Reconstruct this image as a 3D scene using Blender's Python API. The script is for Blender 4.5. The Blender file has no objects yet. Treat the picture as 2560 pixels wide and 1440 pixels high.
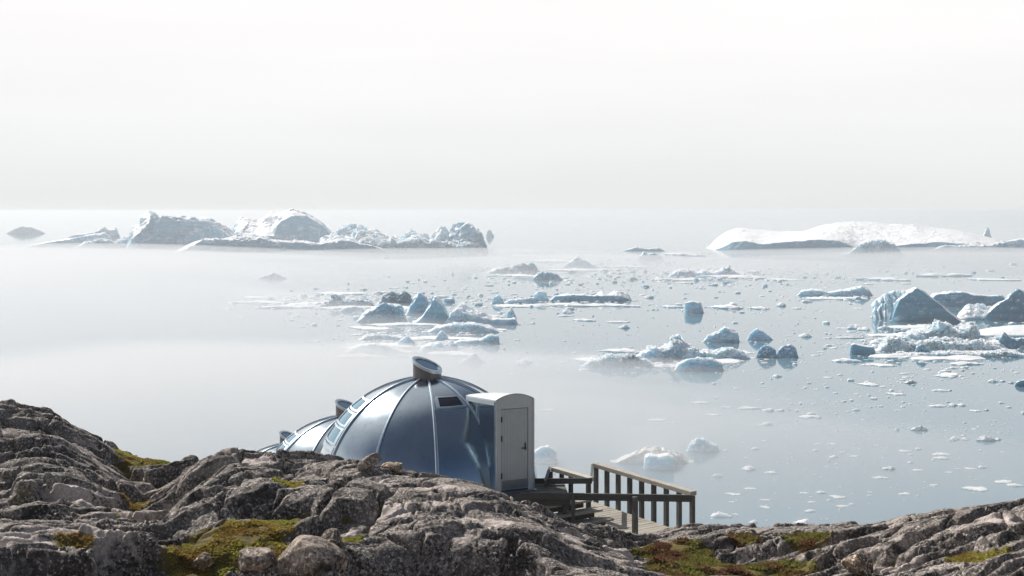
import bpy, bmesh, math, random
import numpy as np
from mathutils import Vector, Matrix

R = math.radians
sc = bpy.context.scene
C = sc.collection

# ------------------------------------------------------------------ camera
F = 3000.0          # focal length in photograph pixels (photo 2560 wide)
EYE = 45.0          # eye height above the water, metres
HZ = 527.0          # horizon row
cam_d = bpy.data.cameras.new('camera')
cam_d.sensor_width = 36.0
cam_d.lens = 36.0 * F / 2560.0
cam_d.shift_y = -(720.0 - HZ) / 2560.0
cam_d.clip_start = 0.2
cam_d.clip_end = 200000.0
cam = bpy.data.objects.new('camera', cam_d)
cam.location = (0, 0, EYE)
cam.rotation_euler = (R(90), 0, 0)
C.objects.link(cam)
sc.camera = cam

# ------------------------------------------------------------------ sky + sun
SUN_EL, SUN_AZ = 39.0, -40.0      # degrees; azimuth from +Y (view direction), negative = left
world = bpy.data.worlds.new('World')
sc.world = world
world.use_nodes = True
wn = world.node_tree
wn.nodes.clear()
sky = wn.nodes.new('ShaderNodeTexSky')
sky.sky_type = 'NISHITA'
sky.sun_disc = False
sky.sun_elevation = R(SUN_EL)
sky.sun_rotation = R(SUN_AZ)
sky.altitude = 50
sky.air_density = 1.0
sky.dust_density = 0.15
sky.ozone_density = 3.0
bg = wn.nodes.new('ShaderNodeBackground')
bg.inputs['Strength'].default_value = 0.05
wo = wn.nodes.new('ShaderNodeOutputWorld')
wn.links.new(sky.outputs[0], bg.inputs[0])
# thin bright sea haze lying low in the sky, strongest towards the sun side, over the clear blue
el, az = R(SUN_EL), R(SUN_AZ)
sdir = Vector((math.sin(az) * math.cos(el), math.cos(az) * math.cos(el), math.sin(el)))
def wnode(t, **kw):
    nd = wn.nodes.new(t)
    for k, v in kw.items(): setattr(nd, k, v)
    return nd
def wmath(op, a, b=0.0):
    nd = wnode('ShaderNodeMath', operation=op)
    for i, v in enumerate((a, b)):
        if hasattr(v, 'is_linked'): wn.links.new(v, nd.inputs[i])
        else: nd.inputs[i].default_value = v
    return nd.outputs[0]
def wrange(v, a, b, c, d):
    nd = wnode('ShaderNodeMapRange', interpolation_type='SMOOTHSTEP')
    wn.links.new(v, nd.inputs[0])
    for i, q in enumerate((a, b, c, d)): nd.inputs[i + 1].default_value = q
    return nd.outputs[0]
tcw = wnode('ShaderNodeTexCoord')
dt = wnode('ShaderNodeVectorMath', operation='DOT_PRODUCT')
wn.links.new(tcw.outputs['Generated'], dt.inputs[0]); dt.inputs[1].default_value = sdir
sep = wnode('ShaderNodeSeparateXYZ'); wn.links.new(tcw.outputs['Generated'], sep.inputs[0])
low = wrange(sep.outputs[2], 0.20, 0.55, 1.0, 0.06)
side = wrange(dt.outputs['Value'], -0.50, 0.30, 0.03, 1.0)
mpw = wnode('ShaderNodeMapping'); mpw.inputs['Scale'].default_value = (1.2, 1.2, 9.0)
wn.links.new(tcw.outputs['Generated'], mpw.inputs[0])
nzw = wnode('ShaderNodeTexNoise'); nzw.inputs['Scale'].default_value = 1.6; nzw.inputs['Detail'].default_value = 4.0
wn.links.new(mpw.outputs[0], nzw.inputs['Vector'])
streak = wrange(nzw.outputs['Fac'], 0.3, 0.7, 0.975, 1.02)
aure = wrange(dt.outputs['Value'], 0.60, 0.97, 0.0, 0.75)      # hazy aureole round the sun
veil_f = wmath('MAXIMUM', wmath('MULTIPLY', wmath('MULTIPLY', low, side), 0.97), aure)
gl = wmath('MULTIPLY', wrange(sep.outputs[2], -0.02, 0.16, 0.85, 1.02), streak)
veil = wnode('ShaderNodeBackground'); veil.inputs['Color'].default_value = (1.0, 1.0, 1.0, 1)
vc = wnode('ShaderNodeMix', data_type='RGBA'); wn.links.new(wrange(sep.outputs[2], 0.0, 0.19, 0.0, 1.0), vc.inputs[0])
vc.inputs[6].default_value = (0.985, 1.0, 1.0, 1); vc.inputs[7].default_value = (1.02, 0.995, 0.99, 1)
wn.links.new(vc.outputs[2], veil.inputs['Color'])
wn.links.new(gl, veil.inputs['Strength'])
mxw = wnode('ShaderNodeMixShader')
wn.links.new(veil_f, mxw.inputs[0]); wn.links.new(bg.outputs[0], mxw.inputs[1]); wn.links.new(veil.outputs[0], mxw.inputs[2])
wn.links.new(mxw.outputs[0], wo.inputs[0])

sun_d = bpy.data.lights.new('sun', 'SUN')
sun_d.energy = 5.0
sun_d.angle = R(0.6)
sun_d.color = (1.0, 0.94, 0.87)
sun = bpy.data.objects.new('sun', sun_d)
el, az = R(SUN_EL), R(SUN_AZ)
sdir = Vector((math.sin(az) * math.cos(el), math.cos(az) * math.cos(el), math.sin(el)))
sun.rotation_euler = sdir.to_track_quat('Z', 'Y').to_euler()
sun.location = (-40, 60, 120)
C.objects.link(sun)

sc.view_settings.view_transform = 'Standard'
sc.view_settings.look = 'None'
sc.view_settings.exposure = 0.0
sc.view_settings.gamma = 1.0
sc.view_settings.use_curve_mapping = False
sc.cycles.use_denoising = True
sc.cycles.max_bounces = 8
sc.cycles.diffuse_bounces = 3
sc.cycles.glossy_bounces = 4
sc.cycles.transmission_bounces = 6
sc.cycles.volume_bounces = 2
sc.cycles.sample_clamp_indirect = 6.0

# ------------------------------------------------------------------ helpers
def px2w(px, y, d):
    """photograph pixel + distance -> world point"""
    return Vector(((px - 1280.0) * d / F, d, EYE - (y - HZ) * d / F))

def link(o, parent=None):
    C.objects.link(o)
    if parent is not None:
        o.parent = parent
    return o

def tag(o, label=None, cat=None, group=None, kind=None):
    if label: o['label'] = label
    if cat: o['category'] = cat
    if group: o['group'] = group
    if kind: o['kind'] = kind
    return o

def empty(name, loc=(0, 0, 0), rz=0.0):
    o = bpy.data.objects.new(name, None)
    o.location = loc
    o.rotation_euler = (0, 0, rz)
    o.empty_display_size = 0.2
    return link(o)

def fast_mesh(name, verts, quads, smooth=True):
    """numpy verts (n,3) and faces (m,k) -> mesh"""
    verts = np.asarray(verts, dtype=np.float32)
    quads = np.asarray(quads, dtype=np.int32)
    me = bpy.data.meshes.new(name)
    k = quads.shape[1]
    me.vertices.add(len(verts))
    me.vertices.foreach_set('co', verts.ravel())
    me.loops.add(quads.size)
    me.loops.foreach_set('vertex_index', quads.ravel())
    me.polygons.add(len(quads))
    me.polygons.foreach_set('loop_start', np.arange(0, quads.size, k, dtype=np.int32))
    me.polygons.foreach_set('use_smooth', np.full(len(quads), smooth, dtype=bool))
    me.update(calc_edges=True)
    me.validate()
    return me

def grid_faces(nr, nc, wrap=False):
    r = np.arange(nr - 1)[:, None]
    c = np.arange(nc if wrap else nc - 1)[None, :]
    c2 = (c + 1) % nc
    a = r * nc + c; b = r * nc + c2
    e = (r + 1) * nc + c2; f = (r + 1) * nc + c
    return np.stack([a, b, e, f], -1).reshape(-1, 4)

def mobj(name, me, mat, parent=None):
    o = bpy.data.objects.new(name, me)
    if mat is not None:
        me.materials.append(mat)
    return link(o, parent)

def bm_obj(name, bm, mat, parent=None, smooth=False, bevel=0.0):
    if bevel > 0:
        bmesh.ops.bevel(bm, geom=bm.edges[:], offset=bevel, segments=1, affect='EDGES', profile=0.5)
    bmesh.ops.recalc_face_normals(bm, faces=bm.faces[:])
    me = bpy.data.meshes.new(name)
    bm.to_mesh(me); bm.free()
    for p in me.polygons: p.use_smooth = smooth
    return mobj(name, me, mat, parent)

def add_box(bm, c, ax, ay, az):
    """oriented box: centre, three half-axis vectors"""
    c = Vector(c); ax = Vector(ax); ay = Vector(ay); az = Vector(az)
    vs = [bm.verts.new(c + sx * ax + sy * ay + sz * az)
          for sx in (-1, 1) for sy in (-1, 1) for sz in (-1, 1)]
    for f in ((0, 1, 3, 2), (4, 6, 7, 5), (0, 4, 5, 1), (2, 3, 7, 6), (0, 2, 6, 4), (1, 5, 7, 3)):
        bm.faces.new([vs[i] for i in f])

def bar(name, a, b, w, h, mat, parent=None, bevel=0.006, up=(0, 0, 1)):
    """square timber from a to b, w wide, h high"""
    a = Vector(a); b = Vector(b)
    dv = (b - a)
    L = dv.length
    dn = dv.normalized()
    upv = Vector(up)
    if abs(dn.dot(upv)) > 0.95: upv = Vector((0.83, 0.55, 0))
    s = dn.cross(upv).normalized()
    u = s.cross(dn).normalized()
    bm = bmesh.new()
    add_box(bm, (a + b) / 2, dn * L / 2, s * w / 2, u * h / 2)
    return bm_obj(name, bm, mat, parent, bevel=bevel)

# ---- noise ------------------------------------------------------------
def _h(ix, iy, seed, iz=0):
    h = (ix.astype(np.int64) * 374761393 + iy.astype(np.int64) * 668265263 +
         (iz.astype(np.int64) if hasattr(iz, 'astype') else iz) * 2147483647 + seed * 1274126177) & 0xFFFFFFFF
    h = ((h ^ (h >> 13)) * 1274126177) & 0xFFFFFFFF
    h = ((h ^ (h >> 16)) * 2246822519) & 0xFFFFFFFF
    return (h ^ (h >> 15)) & 0xFFFFFFFF

def perlin(x, y, seed=0):
    x = np.asarray(x, float); y = np.asarray(y, float)
    x0 = np.floor(x); y0 = np.floor(y)
    fx = x - x0; fy = y - y0
    u = fx * fx * fx * (fx * (fx * 6 - 15) + 10)
    v = fy * fy * fy * (fy * (fy * 6 - 15) + 10)
    def g(dx, dy):
        a = _h(x0 + dx, y0 + dy, seed) * (2 * math.pi / 4294967296.0)
        return np.cos(a) * (fx - dx) + np.sin(a) * (fy - dy)
    n00, n10, n01, n11 = g(0, 0), g(1, 0), g(0, 1), g(1, 1)
    return 1.5 * ((n00 * (1 - u) + n10 * u) * (1 - v) + (n01 * (1 - u) + n11 * u) * v)

def vnoise3(p, seed=0):
    """value noise on (...,3)"""
    p0 = np.floor(p); f = p - p0
    u = f * f * (3 - 2 * f)
    out = 0
    for dx in (0, 1):
        for dy in (0, 1):
            for dz in (0, 1):
                val = _h(p0[..., 0] + dx, p0[..., 1] + dy, seed, p0[..., 2] + dz) / 2147483648.0 - 1.0
                w = (u[..., 0] if dx else 1 - u[..., 0]) * (u[..., 1] if dy else 1 - u[..., 1]) * (u[..., 2] if dz else 1 - u[..., 2])
                out = out + w * val
    return out

def fbm3(p, seed, octs=4, gain=0.5):
    a, s, o = 1.0, 0.0, 0.0
    for i in range(octs):
        o = o + a * vnoise3(p * (2.03 ** i) + 13.7 * i, seed + i); s += a; a *= gain
    return o / s

def smooth01(x, a, b):
    t = np.clip((x - a) / (b - a), 0, 1)
    return t * t * (3 - 2 * t)

def gblur(z, sig, axis):
    n = int(3 * sig) + 1
    k = np.exp(-0.5 * (np.arange(-n, n + 1) / sig) ** 2); k /= k.sum()
    zp = np.concatenate([np.repeat(np.take(z, [0], axis), n, axis), z, np.repeat(np.take(z, [-1], axis), n, axis)], axis)
    out = 0
    L = z.shape[axis]
    for i, w in enumerate(k):
        out = out + w * np.take(zp, np.arange(i, i + L), axis)
    return out

# ------------------------------------------------------------------ materials
class NT:
    def __init__(self, name):
        self.m = bpy.data.materials.new(name)
        self.m.use_nodes = True
        self.t = self.m.node_tree
        self.p = self.t.nodes['Principled BSDF']
        self.out = self.t.nodes['Material Output']
    def n(self, typ, **kw):
        nd = self.t.nodes.new(typ)
        for k, v in kw.items():
            if k in nd.inputs.keys(): nd.inputs[k].default_value = v
            else: setattr(nd, k, v)
        return nd
    def l(self, a, b): self.t.links.new(a, b)
    def noise(self, vec, scale, detail=4, rough=0.55, dist=0.0):
        nd = self.n('ShaderNodeTexNoise')
        nd.inputs['Scale'].default_value = scale
        nd.inputs['Detail'].default_value = detail
        nd.inputs['Roughness'].default_value = rough
        nd.inputs['Distortion'].default_value = dist
        if vec is not None: self.l(vec, nd.inputs['Vector'])
        return nd.outputs['Fac']
    def ramp(self, fac, stops, interp='LINEAR'):
        nd = self.n('ShaderNodeValToRGB')
        cr = nd.color_ramp; cr.interpolation = interp
        while len(cr.elements) < len(stops): cr.elements.new(0.5)
        for e, (p, c) in zip(cr.elements, stops):
            e.position = p
            e.color = (c, c, c, 1) if not hasattr(c, '__len__') else (*c, 1)
        self.l(fac, nd.inputs[0])
        return nd.outputs[0]
    def mix(self, fac, a, b, blend='MIX'):
        nd = self.n('ShaderNodeMix', data_type='RGBA', blend_type=blend)
        for s, v in ((0, fac), (6, a), (7, b)):
            if hasattr(v, 'is_linked'): self.l(v, nd.inputs[s])
            elif s == 0: nd.inputs[0].default_value = v
            else: nd.inputs[s].default_value = (*v, 1)
        return nd.outputs[2]
    def math(self, op, a, b=0.0):
        nd = self.n('ShaderNodeMath', operation=op)
        for i, v in enumerate((a, b)):
            if hasattr(v, 'is_linked'): self.l(v, nd.inputs[i])
            else: nd.inputs[i].default_value = v
        return nd.outputs[0]
    def bump(self, h, strength, dist):
        nd = self.n('ShaderNodeBump')
        nd.inputs['Strength'].default_value = strength
        nd.inputs['Distance'].default_value = dist
        self.l(h, nd.inputs['Height'])
        self.l(nd.outputs[0], self.p.inputs['Normal'])
        return nd
    def pos(self): return self.n('ShaderNodeNewGeometry').outputs['Position']

def rock_material(name, tint=(1, 1, 1), use_moss=True):
    m = NT(name)
    P = m.pos()
    big = m.noise(P, 0.55, 5, 0.6, 0.6)
    base = m.ramp(big, [(0.30, (0.047, 0.042, 0.038)), (0.44, (0.120, 0.107, 0.095)), (0.57, (0.25, 0.222, 0.197)), (0.70, (0.46, 0.40, 0.355))])
    # banded gneiss
    mp = m.n('ShaderNodeMapping')
    mp.inputs['Rotation'].default_value = (0.35, 0.5, 0.65)
    mp.inputs['Scale'].default_value = (1.2, 7.0, 9.0)
    m.l(P, mp.inputs[0])
    band = m.noise(mp.outputs[0], 1.0, 4, 0.6, 0.8)
    base = m.mix(m.ramp(band, [(0.42, 0.0), (0.62, 0.55)]), base, (0.31, 0.265, 0.232))
    # pinkish fresh spalls
    pk = m.noise(P, 0.95, 3, 0.5, 1.0)
    base = m.mix(m.ramp(pk, [(0.58, 0.0), (0.64, 0.8)]), base, (0.52, 0.45, 0.41))
    if use_moss:      # pale pinkish rock, also painted in as sunlit highlights
        ap = m.n('ShaderNodeAttribute', attribute_name='pale_lit')
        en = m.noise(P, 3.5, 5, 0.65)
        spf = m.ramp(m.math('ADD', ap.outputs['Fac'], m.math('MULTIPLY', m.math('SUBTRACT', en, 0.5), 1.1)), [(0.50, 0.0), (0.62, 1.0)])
    # black and pale lichen speckle
    s1 = m.noise(P, 16.0, 4, 0.65)
    lm = m.ramp(m.noise(P, 0.8, 3, 0.55, 0.8), [(0.36, 0.12), (0.60, 1.0)])
    base = m.mix(m.math('MULTIPLY', m.ramp(s1, [(0.47, 0.0), (0.55, 0.9)]), lm), base, (0.020, 0.018, 0.017))
    s2 = m.noise(P, 23.0, 3, 0.6)
    base = m.mix(m.ramp(s2, [(0.555, 0.0), (0.61, 0.9)]), base, (0.58, 0.535, 0.495))
    # black algae streak areas, deepened to stand in for dark shade
    s3 = m.noise(P, 1.7, 5, 0.7, 0.5)
    base = m.mix(m.ramp(s3, [(0.52, 0.0), (0.64, 0.85)]), base, (0.022, 0.020, 0.020))
    if use_moss:
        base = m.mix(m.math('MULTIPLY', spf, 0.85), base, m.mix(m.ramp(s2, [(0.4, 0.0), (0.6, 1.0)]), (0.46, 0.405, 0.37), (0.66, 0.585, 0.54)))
        at = m.n('ShaderNodeAttribute', attribute_name='moss')
        mn = m.noise(P, 7.0, 4, 0.65)
        mcol = m.ramp(mn, [(0.30, (0.050, 0.043, 0.016)), (0.5, (0.135, 0.112, 0.030)), (0.64, (0.17, 0.12, 0.035)), (0.8, (0.10, 0.052, 0.028))])
        f = m.ramp(m.math('ADD', at.outputs['Fac'], m.math('MULTIPLY', m.math('SUBTRACT', mn, 0.5), 0.7)), [(0.40, 0.0), (0.58, 1.0)])
        base = m.mix(f, base, mcol)
    if tint != (1, 1, 1):
        base = m.mix(1.0, base, tint, 'MULTIPLY')
    m.l(base, m.p.inputs['Base Color'])
    m.p.inputs['Roughness'].default_value = 0.85
    m.p.inputs['Specular IOR Level'].default_value = 0.25
    h = m.math('ADD', m.noise(P, 11.0, 6, 0.7), m.math('MULTIPLY', m.noise(P, 38.0, 3, 0.6), 0.45))
    m.bump(h, 0.65, 0.05)
    return m.m

M = {}
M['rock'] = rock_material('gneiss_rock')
M['stone'] = rock_material('loose_stone', (1.15, 1.08, 1.0), False)
M['stone_tan'] = rock_material('tan_stone', (1.55, 1.35, 1.12), False)

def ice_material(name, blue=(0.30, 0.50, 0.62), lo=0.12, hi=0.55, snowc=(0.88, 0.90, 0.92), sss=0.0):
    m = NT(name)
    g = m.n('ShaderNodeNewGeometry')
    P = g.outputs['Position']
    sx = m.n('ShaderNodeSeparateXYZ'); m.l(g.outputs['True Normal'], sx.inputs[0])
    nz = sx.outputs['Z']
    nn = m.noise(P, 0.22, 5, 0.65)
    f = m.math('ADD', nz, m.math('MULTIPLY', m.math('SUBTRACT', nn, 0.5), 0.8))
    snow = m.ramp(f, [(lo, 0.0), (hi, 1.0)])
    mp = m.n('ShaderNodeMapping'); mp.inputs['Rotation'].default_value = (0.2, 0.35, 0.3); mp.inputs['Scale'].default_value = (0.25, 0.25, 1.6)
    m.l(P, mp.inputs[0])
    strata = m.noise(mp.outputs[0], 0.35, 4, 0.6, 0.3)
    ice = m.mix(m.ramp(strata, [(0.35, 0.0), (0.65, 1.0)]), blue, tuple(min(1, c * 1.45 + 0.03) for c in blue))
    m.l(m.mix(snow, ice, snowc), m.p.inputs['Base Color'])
    m.p.inputs['Roughness'].default_value = 0.6
    m.p.inputs['Specular IOR Level'].default_value = 0.25
    if sss:
        m.p.inputs['Subsurface Weight'].default_value = sss
        m.p.inputs['Subsurface Radius'].default_value = (0.9, 1.1, 1.3)
        m.p.inputs['Subsurface Scale'].default_value = 2.0
    m.bump(m.noise(P, 0.9, 5, 0.65), 0.5, 0.4)
    return m.m
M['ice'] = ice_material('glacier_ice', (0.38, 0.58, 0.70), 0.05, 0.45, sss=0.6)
M['ice_wall_shaded'] = ice_material('shaded_blue_cliff', (0.17, 0.37, 0.49), 0.28, 0.64, sss=0.4)  # bare blue ice, with the shade of the cliff fronts put into its colour
M['ice_shaded'] = ice_material('shaded_blue_ice', (0.085, 0.25, 0.35), 0.36, 0.73, sss=0.25)  # darker copy for backlit faces, their shade painted into the blue
M['hazed'] = ice_material('hazed_ice', (0.62, 0.61, 0.59), 1.5, 2.0)  # even tone close to the fog's: haze painted into the ice colour

def metal_material():
    m = NT('brushed_aluminium')
    tc = m.n('ShaderNodeTexCoord')
    n1 = m.noise(tc.outputs['Object'], 1.6, 4, 0.6)
    n2 = m.noise(tc.outputs['Object'], 14.0, 3, 0.6)
    col = m.mix(m.ramp(n1, [(0.3, 0.0), (0.7, 1.0)]), (0.385, 0.465, 0.52), (0.45, 0.52, 0.565))
    m.l(col, m.p.inputs['Base Color'])
    m.p.inputs['Metallic'].default_value = 1.0
    r = m.math('ADD', m.math('MULTIPLY', n1, 0.12), m.math('MULTIPLY', n2, 0.05))
    m.l(m.math('ADD', r, 0.11), m.p.inputs['Roughness'])
    mpd = m.n('ShaderNodeMapping'); mpd.inputs['Scale'].default_value = (9.0, 9.0, 0.7)
    m.l(tc.outputs['Object'], mpd.inputs[0])
    stk_ = m.noise(mpd.outputs[0], 1.2, 4, 0.6)
    m.l(m.mix(m.ramp(stk_, [(0.52, 0.0), (0.72, 0.35)]), col, (0.30, 0.34, 0.37)), m.p.inputs['Base Color'])
    m.bump(m.noise(tc.outputs['Object'], 2.2, 0.0, 0.5), 0.10, 0.06)
    return m.m
M['alu'] = metal_material()

def simple(name, col, rough=0.5, metal=0.0, var=0.15, scale=6.0, bump=0.0):
    m = NT(name)
    tc = m.n('ShaderNodeTexCoord')
    nn = m.noise(tc.outputs['Object'], scale, 5, 0.6)
    lo = tuple(c * (1 - var) for c in col); hi = tuple(min(1, c * (1 + var)) for c in col)
    m.l(m.mix(m.ramp(nn, [(0.3, 0.0), (0.7, 1.0)]), lo, hi), m.p.inputs['Base Color'])
    m.p.inputs['Roughness'].default_value = rough
    m.p.inputs['Metallic'].default_value = metal
    if bump: m.bump(nn, bump, 0.01)
    return m.m
M['rib'] = simple('rib_aluminium', (0.55, 0.64, 0.70), 0.36, 1.0, 0.08)
M['cap'] = simple('chimney_sheet', (0.17, 0.165, 0.17), 0.42, 0.7, 0.15)
M['seal'] = simple('dark_seal', (0.03, 0.032, 0.036), 0.6)
M['white'] = simple('white_paint', (0.62, 0.66, 0.66), 0.5, 0.0, 0.06, 3.0)
M['doorpaint'] = simple('door_paint', (0.55, 0.60, 0.595), 0.5, 0.0, 0.05, 4.0)
M['kick'] = simple('kick_plate', (0.30, 0.37, 0.42), 0.35, 0.8, 0.1)
M['blackmetal'] = simple('black_metal', (0.03, 0.03, 0.035), 0.45, 0.6)
M['panelpale'] = simple('pale_panel', (0.55, 0.62, 0.66), 0.4, 0.3, 0.06)

def glass_mat(name, col):
    m = NT(name)
    m.p.inputs['Base Color'].default_value = (*col, 1)
    m.p.inputs['Roughness'].default_value = 0.06
    m.p.inputs['Specular IOR Level'].default_value = 0.5
    m.p.inputs['Coat Weight'].default_value = 0.15
    m.p.inputs['Coat Roughness'].default_value = 0.03
    return m.m
M['glass'] = glass_mat('window_glass', (0.09, 0.25, 0.36))
M['skyglass'] = glass_mat('skylight_glass', (0.04, 0.11, 0.19))
M['darkglass'] = glass_mat('dark_window_glass', (0.012, 0.018, 0.028))

def wood_material(name, lo, hi, weathered=0.5):
    m = NT(name)
    tc = m.n('ShaderNodeTexCoord')
    g = m.n('ShaderNodeNewGeometry')
    mp = m.n('ShaderNodeMapping'); mp.inputs['Scale'].default_value = (3, 3, 30)
    m.l(tc.outputs['Object'], mp.inputs[0])
    n1 = m.noise(mp.outputs[0], 1.5, 5, 0.65, 0.4)
    n2 = m.noise(g.outputs['Position'], 2.6, 4, 0.6)
    n3 = m.noise(g.outputs['Position'], 22, 4, 0.6)
    f = m.math('ADD', m.math('MULTIPLY', n1, 0.45), m.math('ADD', m.math('MULTIPLY', n2, 0.35), m.math('MULTIPLY', n3, 0.2)))
    oi = m.n('ShaderNodeObjectInfo')
    f = m.math('ADD', f, m.math('MULTIPLY', m.math('SUBTRACT', oi.outputs['Random'], 0.5), 0.22))
    m.l(m.ramp(f, [(0.34, lo), (0.66, hi)]), m.p.inputs['Base Color'])
    m.p.inputs['Roughness'].default_value = 0.8
    m.bump(n1, 0.4, 0.008)
    return m.m
M['timber'] = wood_material('weathered_backlit_timber', (0.06, 0.064, 0.060), (0.135, 0.138, 0.128))  # backlit darkness of posts and rails put into the wood colour
M['decking'] = wood_material('pale_decking', (0.30, 0.275, 0.23), (0.47, 0.44, 0.38))
M['toprail'] = wood_material('pale_rail', (0.33, 0.31, 0.26), (0.56, 0.53, 0.46))  # paler wood tone for the top rails

def water_material():
    m = NT('fjord_water')
    P = m.pos()
    n = m.noise(P, 0.05, 3, 0.5)
    m.l(m.mix(n, (0.075, 0.175, 0.235), (0.105, 0.215, 0.28)), m.p.inputs['Base Color'])
    m.p.inputs['Roughness'].default_value = 0.05
    m.p.inputs['IOR'].default_value = 1.333
    mp = m.n('ShaderNodeMapping'); mp.inputs['Scale'].default_value = (0.35, 1.0, 1.0)
    m.l(P, mp.inputs[0])
    h = m.noise(mp.outputs[0], 0.9, 3, 0.5)
    m.bump(h, 0.15, 0.03)
    return m.m
M['water'] = water_material()

# ------------------------------------------------------------------ water
wm = fast_mesh('water', [(-70000, -300, 0), (70000, -300, 0), (70000, 70000, 0), (-70000, 70000, 0)], [(0, 1, 2, 3)])
tag(mobj('water', wm, M['water']), kind='structure')

# ------------------------------------------------------------------ terrain
COLS = {
 -500: [(14, 1440), (19, 1230), (24, 1000)],
 0:    [(14, 1440), (19, 1240), (24, 1004)],
 70:   [(14, 1440), (19, 1245), (24, 1008)],
 134:  [(14, 1440), (19, 1250), (24.3, 1026)],
 187:  [(14, 1440), (19, 1262), (24.2, 1060)],
 225:  [(14, 1440), (19, 1272), (24, 1087)],
 330:  [(14, 1440), (19, 1292), (23, 1185), (25.5, 1120)],
 406:  [(14.6, 1440), (18, 1315), (22, 1205), (26, 1143)],
 487:  [(15.1, 1440), (17.2, 1345), (17.7, 1255), (18.5, 1215), (22, 1152), (23.5, 1141)],
 578:  [(15.1, 1440), (17.4, 1335), (17.85, 1240), (18.5, 1195), (21, 1122)],
 640:  [(15.1, 1440), (17.6, 1330), (18.05, 1235), (18.6, 1195), (21, 1125)],
 740:  [(15.1, 1440), (17.6, 1328), (18.0, 1250), (18.5, 1222), (20, 1160), (21, 1128)],
 846:  [(14.6, 1440), (16.5, 1372), (17.5, 1290), (18.5, 1220), (20.5, 1140)],
 942:  [(15.9, 1450), (16.3, 1380), (17.5, 1290), (19, 1205), (20, 1162)],
 1010: [(16.15, 1475), (16.4, 1350), (17.5, 1280), (19, 1205), (20, 1173)],
 1147: [(16.22, 1490), (16.5, 1338), (17.5, 1285), (19, 1225), (20, 1196)],
 1240: [(16.22, 1490), (16.5, 1336), (17.5, 1295), (19, 1245), (20, 1219)],
 1300: [(16.22, 1485), (16.5, 1340), (17.5, 1305), (19, 1265), (20, 1250)],
 1362: [(15.6, 1450), (16.4, 1370), (17.5, 1325), (19, 1290), (20.5, 1273)],
 1429: [(15.6, 1440), (17.5, 1365), (19, 1325), (21.5, 1305)],
 1504: [(15.8, 1440), (17.5, 1395), (19.5, 1350), (22, 1313)],
 1573: [(16, 1440), (18, 1405), (21, 1352), (24, 1334)],
 1606: [(16.5, 1440), (18.5, 1410), (21, 1360), (24, 1334)],
 1687: [(18.5, 1440), (20, 1410), (22, 1350), (24, 1312)],
 1850: [(18.5, 1440), (20.5, 1400), (22, 1348), (23.5, 1311)],
 2000: [(18, 1440), (20, 1390), (22, 1335), (23.5, 1310)],
 2104: [(17, 1440), (20, 1370), (23, 1311)],
 2191: [(16.5, 1440), (19.5, 1370), (22.5, 1303)],
 2279: [(16, 1440), (19, 1360), (22, 1287)],
 2396: [(15.5, 1440), (18.5, 1345), (21.5, 1268)],
 2560: [(15, 1440), (18, 1330), (21, 1247)],
 3060: [(14, 1440), (17, 1320), (20.5, 1220)],
}
G_LEFT = [(27.5, -5.6), (31, -6.9), (38, -9.8), (48, -13.2), (58, -18), (80, -32), (105, -44), (125, -50)]
G_MID = [(25, -6.3), (27.5, -7.5), (31, -7.6), (34, -8.4), (38, -9.6), (44, -11.4), (48, -12.7), (58, -18), (80, -32), (105, -44), (125, -50)]
G_RIGHT = [(25.6, -7.25), (27, -7.75), (31, -9.4), (38, -13), (48, -18), (80, -33), (105, -45), (125, -50)]

NTC = 1280
TT = np.linspace(-0.66, 0.66, NTC)
DD = np.concatenate([np.linspace(6, 13.2, 44)[:-1], np.linspace(13.2, 25.2, 500)[:-1], 25.2 + np.linspace(0, 1, 64) ** 1.7 * 99.8])
NRD = len(DD)
keys = sorted(COLS)
prof = []
for k in keys:
    kn = COLS[k]
    pts = [(d, -(y - HZ) * d / F) for d, y in kn]
    d0, z0 = pts[0]
    pre = [(6, -2.55)]
    if 900 < k < 1360: pre += [(d0 - 1.6, z0 - 0.22)]
    else: pre += [(d0 - 2.5, z0 + 0.28)]
    dc, zc = pts[-1]
    post = [(dc + 1.1, zc - 0.30)]
    g = G_LEFT if k < 420 else (G_MID if k < 1400 else G_RIGHT)
    post += [q for q in g if q[0] > dc + 2.2]
    allp = pre + pts + post
    prof.append(np.interp(DD, [p[0] for p in allp], [p[1] for p in allp]))
prof = np.array(prof)                                   # (cols, rows)
pxs = TT * F + 1280
Z = np.empty((NRD, NTC))
for i in range(NRD):
    Z[i] = np.interp(pxs, keys, prof[:, i])
Zs = gblur(gblur(Z, 5.0, 0), 7.0, 1)
Z = np.where(DD[:, None] < 25.2, Zs, gblur(gblur(Z, 1.5, 0), 5.0, 1))
X = TT[None, :] * DD[:, None]
Y = np.repeat(DD[:, None], NTC, 1)
ZB = Z.copy()
fade = 1 - smooth01(Y, 24.5, 27.0) * 0.85
fx = 1.0

def billow(x, y, s): return np.abs(perlin(x, y, s))
def ridged(x, y, s): return 1 - np.abs(perlin(x, y, s))
wx = X + 0.20 * perlin(X * 0.9, Y * 0.9, 3) + 0.12 * perlin(X * 3, Y * 3, 5)
wy = Y + 0.20 * perlin(X * 0.9, Y * 0.9, 4) + 0.12 * perlin(X * 3, Y * 3, 6)
# calm areas: the big bare slab keeps smooth
def patch(px, d, rx, rd, pw=1.0):
    cx = (px - 1280) * d / F
    q = ((X - cx) / rx) ** 2 + ((Y - d) / rd) ** 2
    return np.exp(-q * pw)
slab = np.clip(patch(1060, 17.9, 1.1, 1.6) + patch(1200, 17.5, 0.9, 1.1) + patch(1520, 17.0, 0.9, 1.3), 0, 1)
calm = 1 - 0.72 * slab
rough_l = smooth01(pxs, 2600, 1900)[None, :] if False else 1.0
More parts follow.
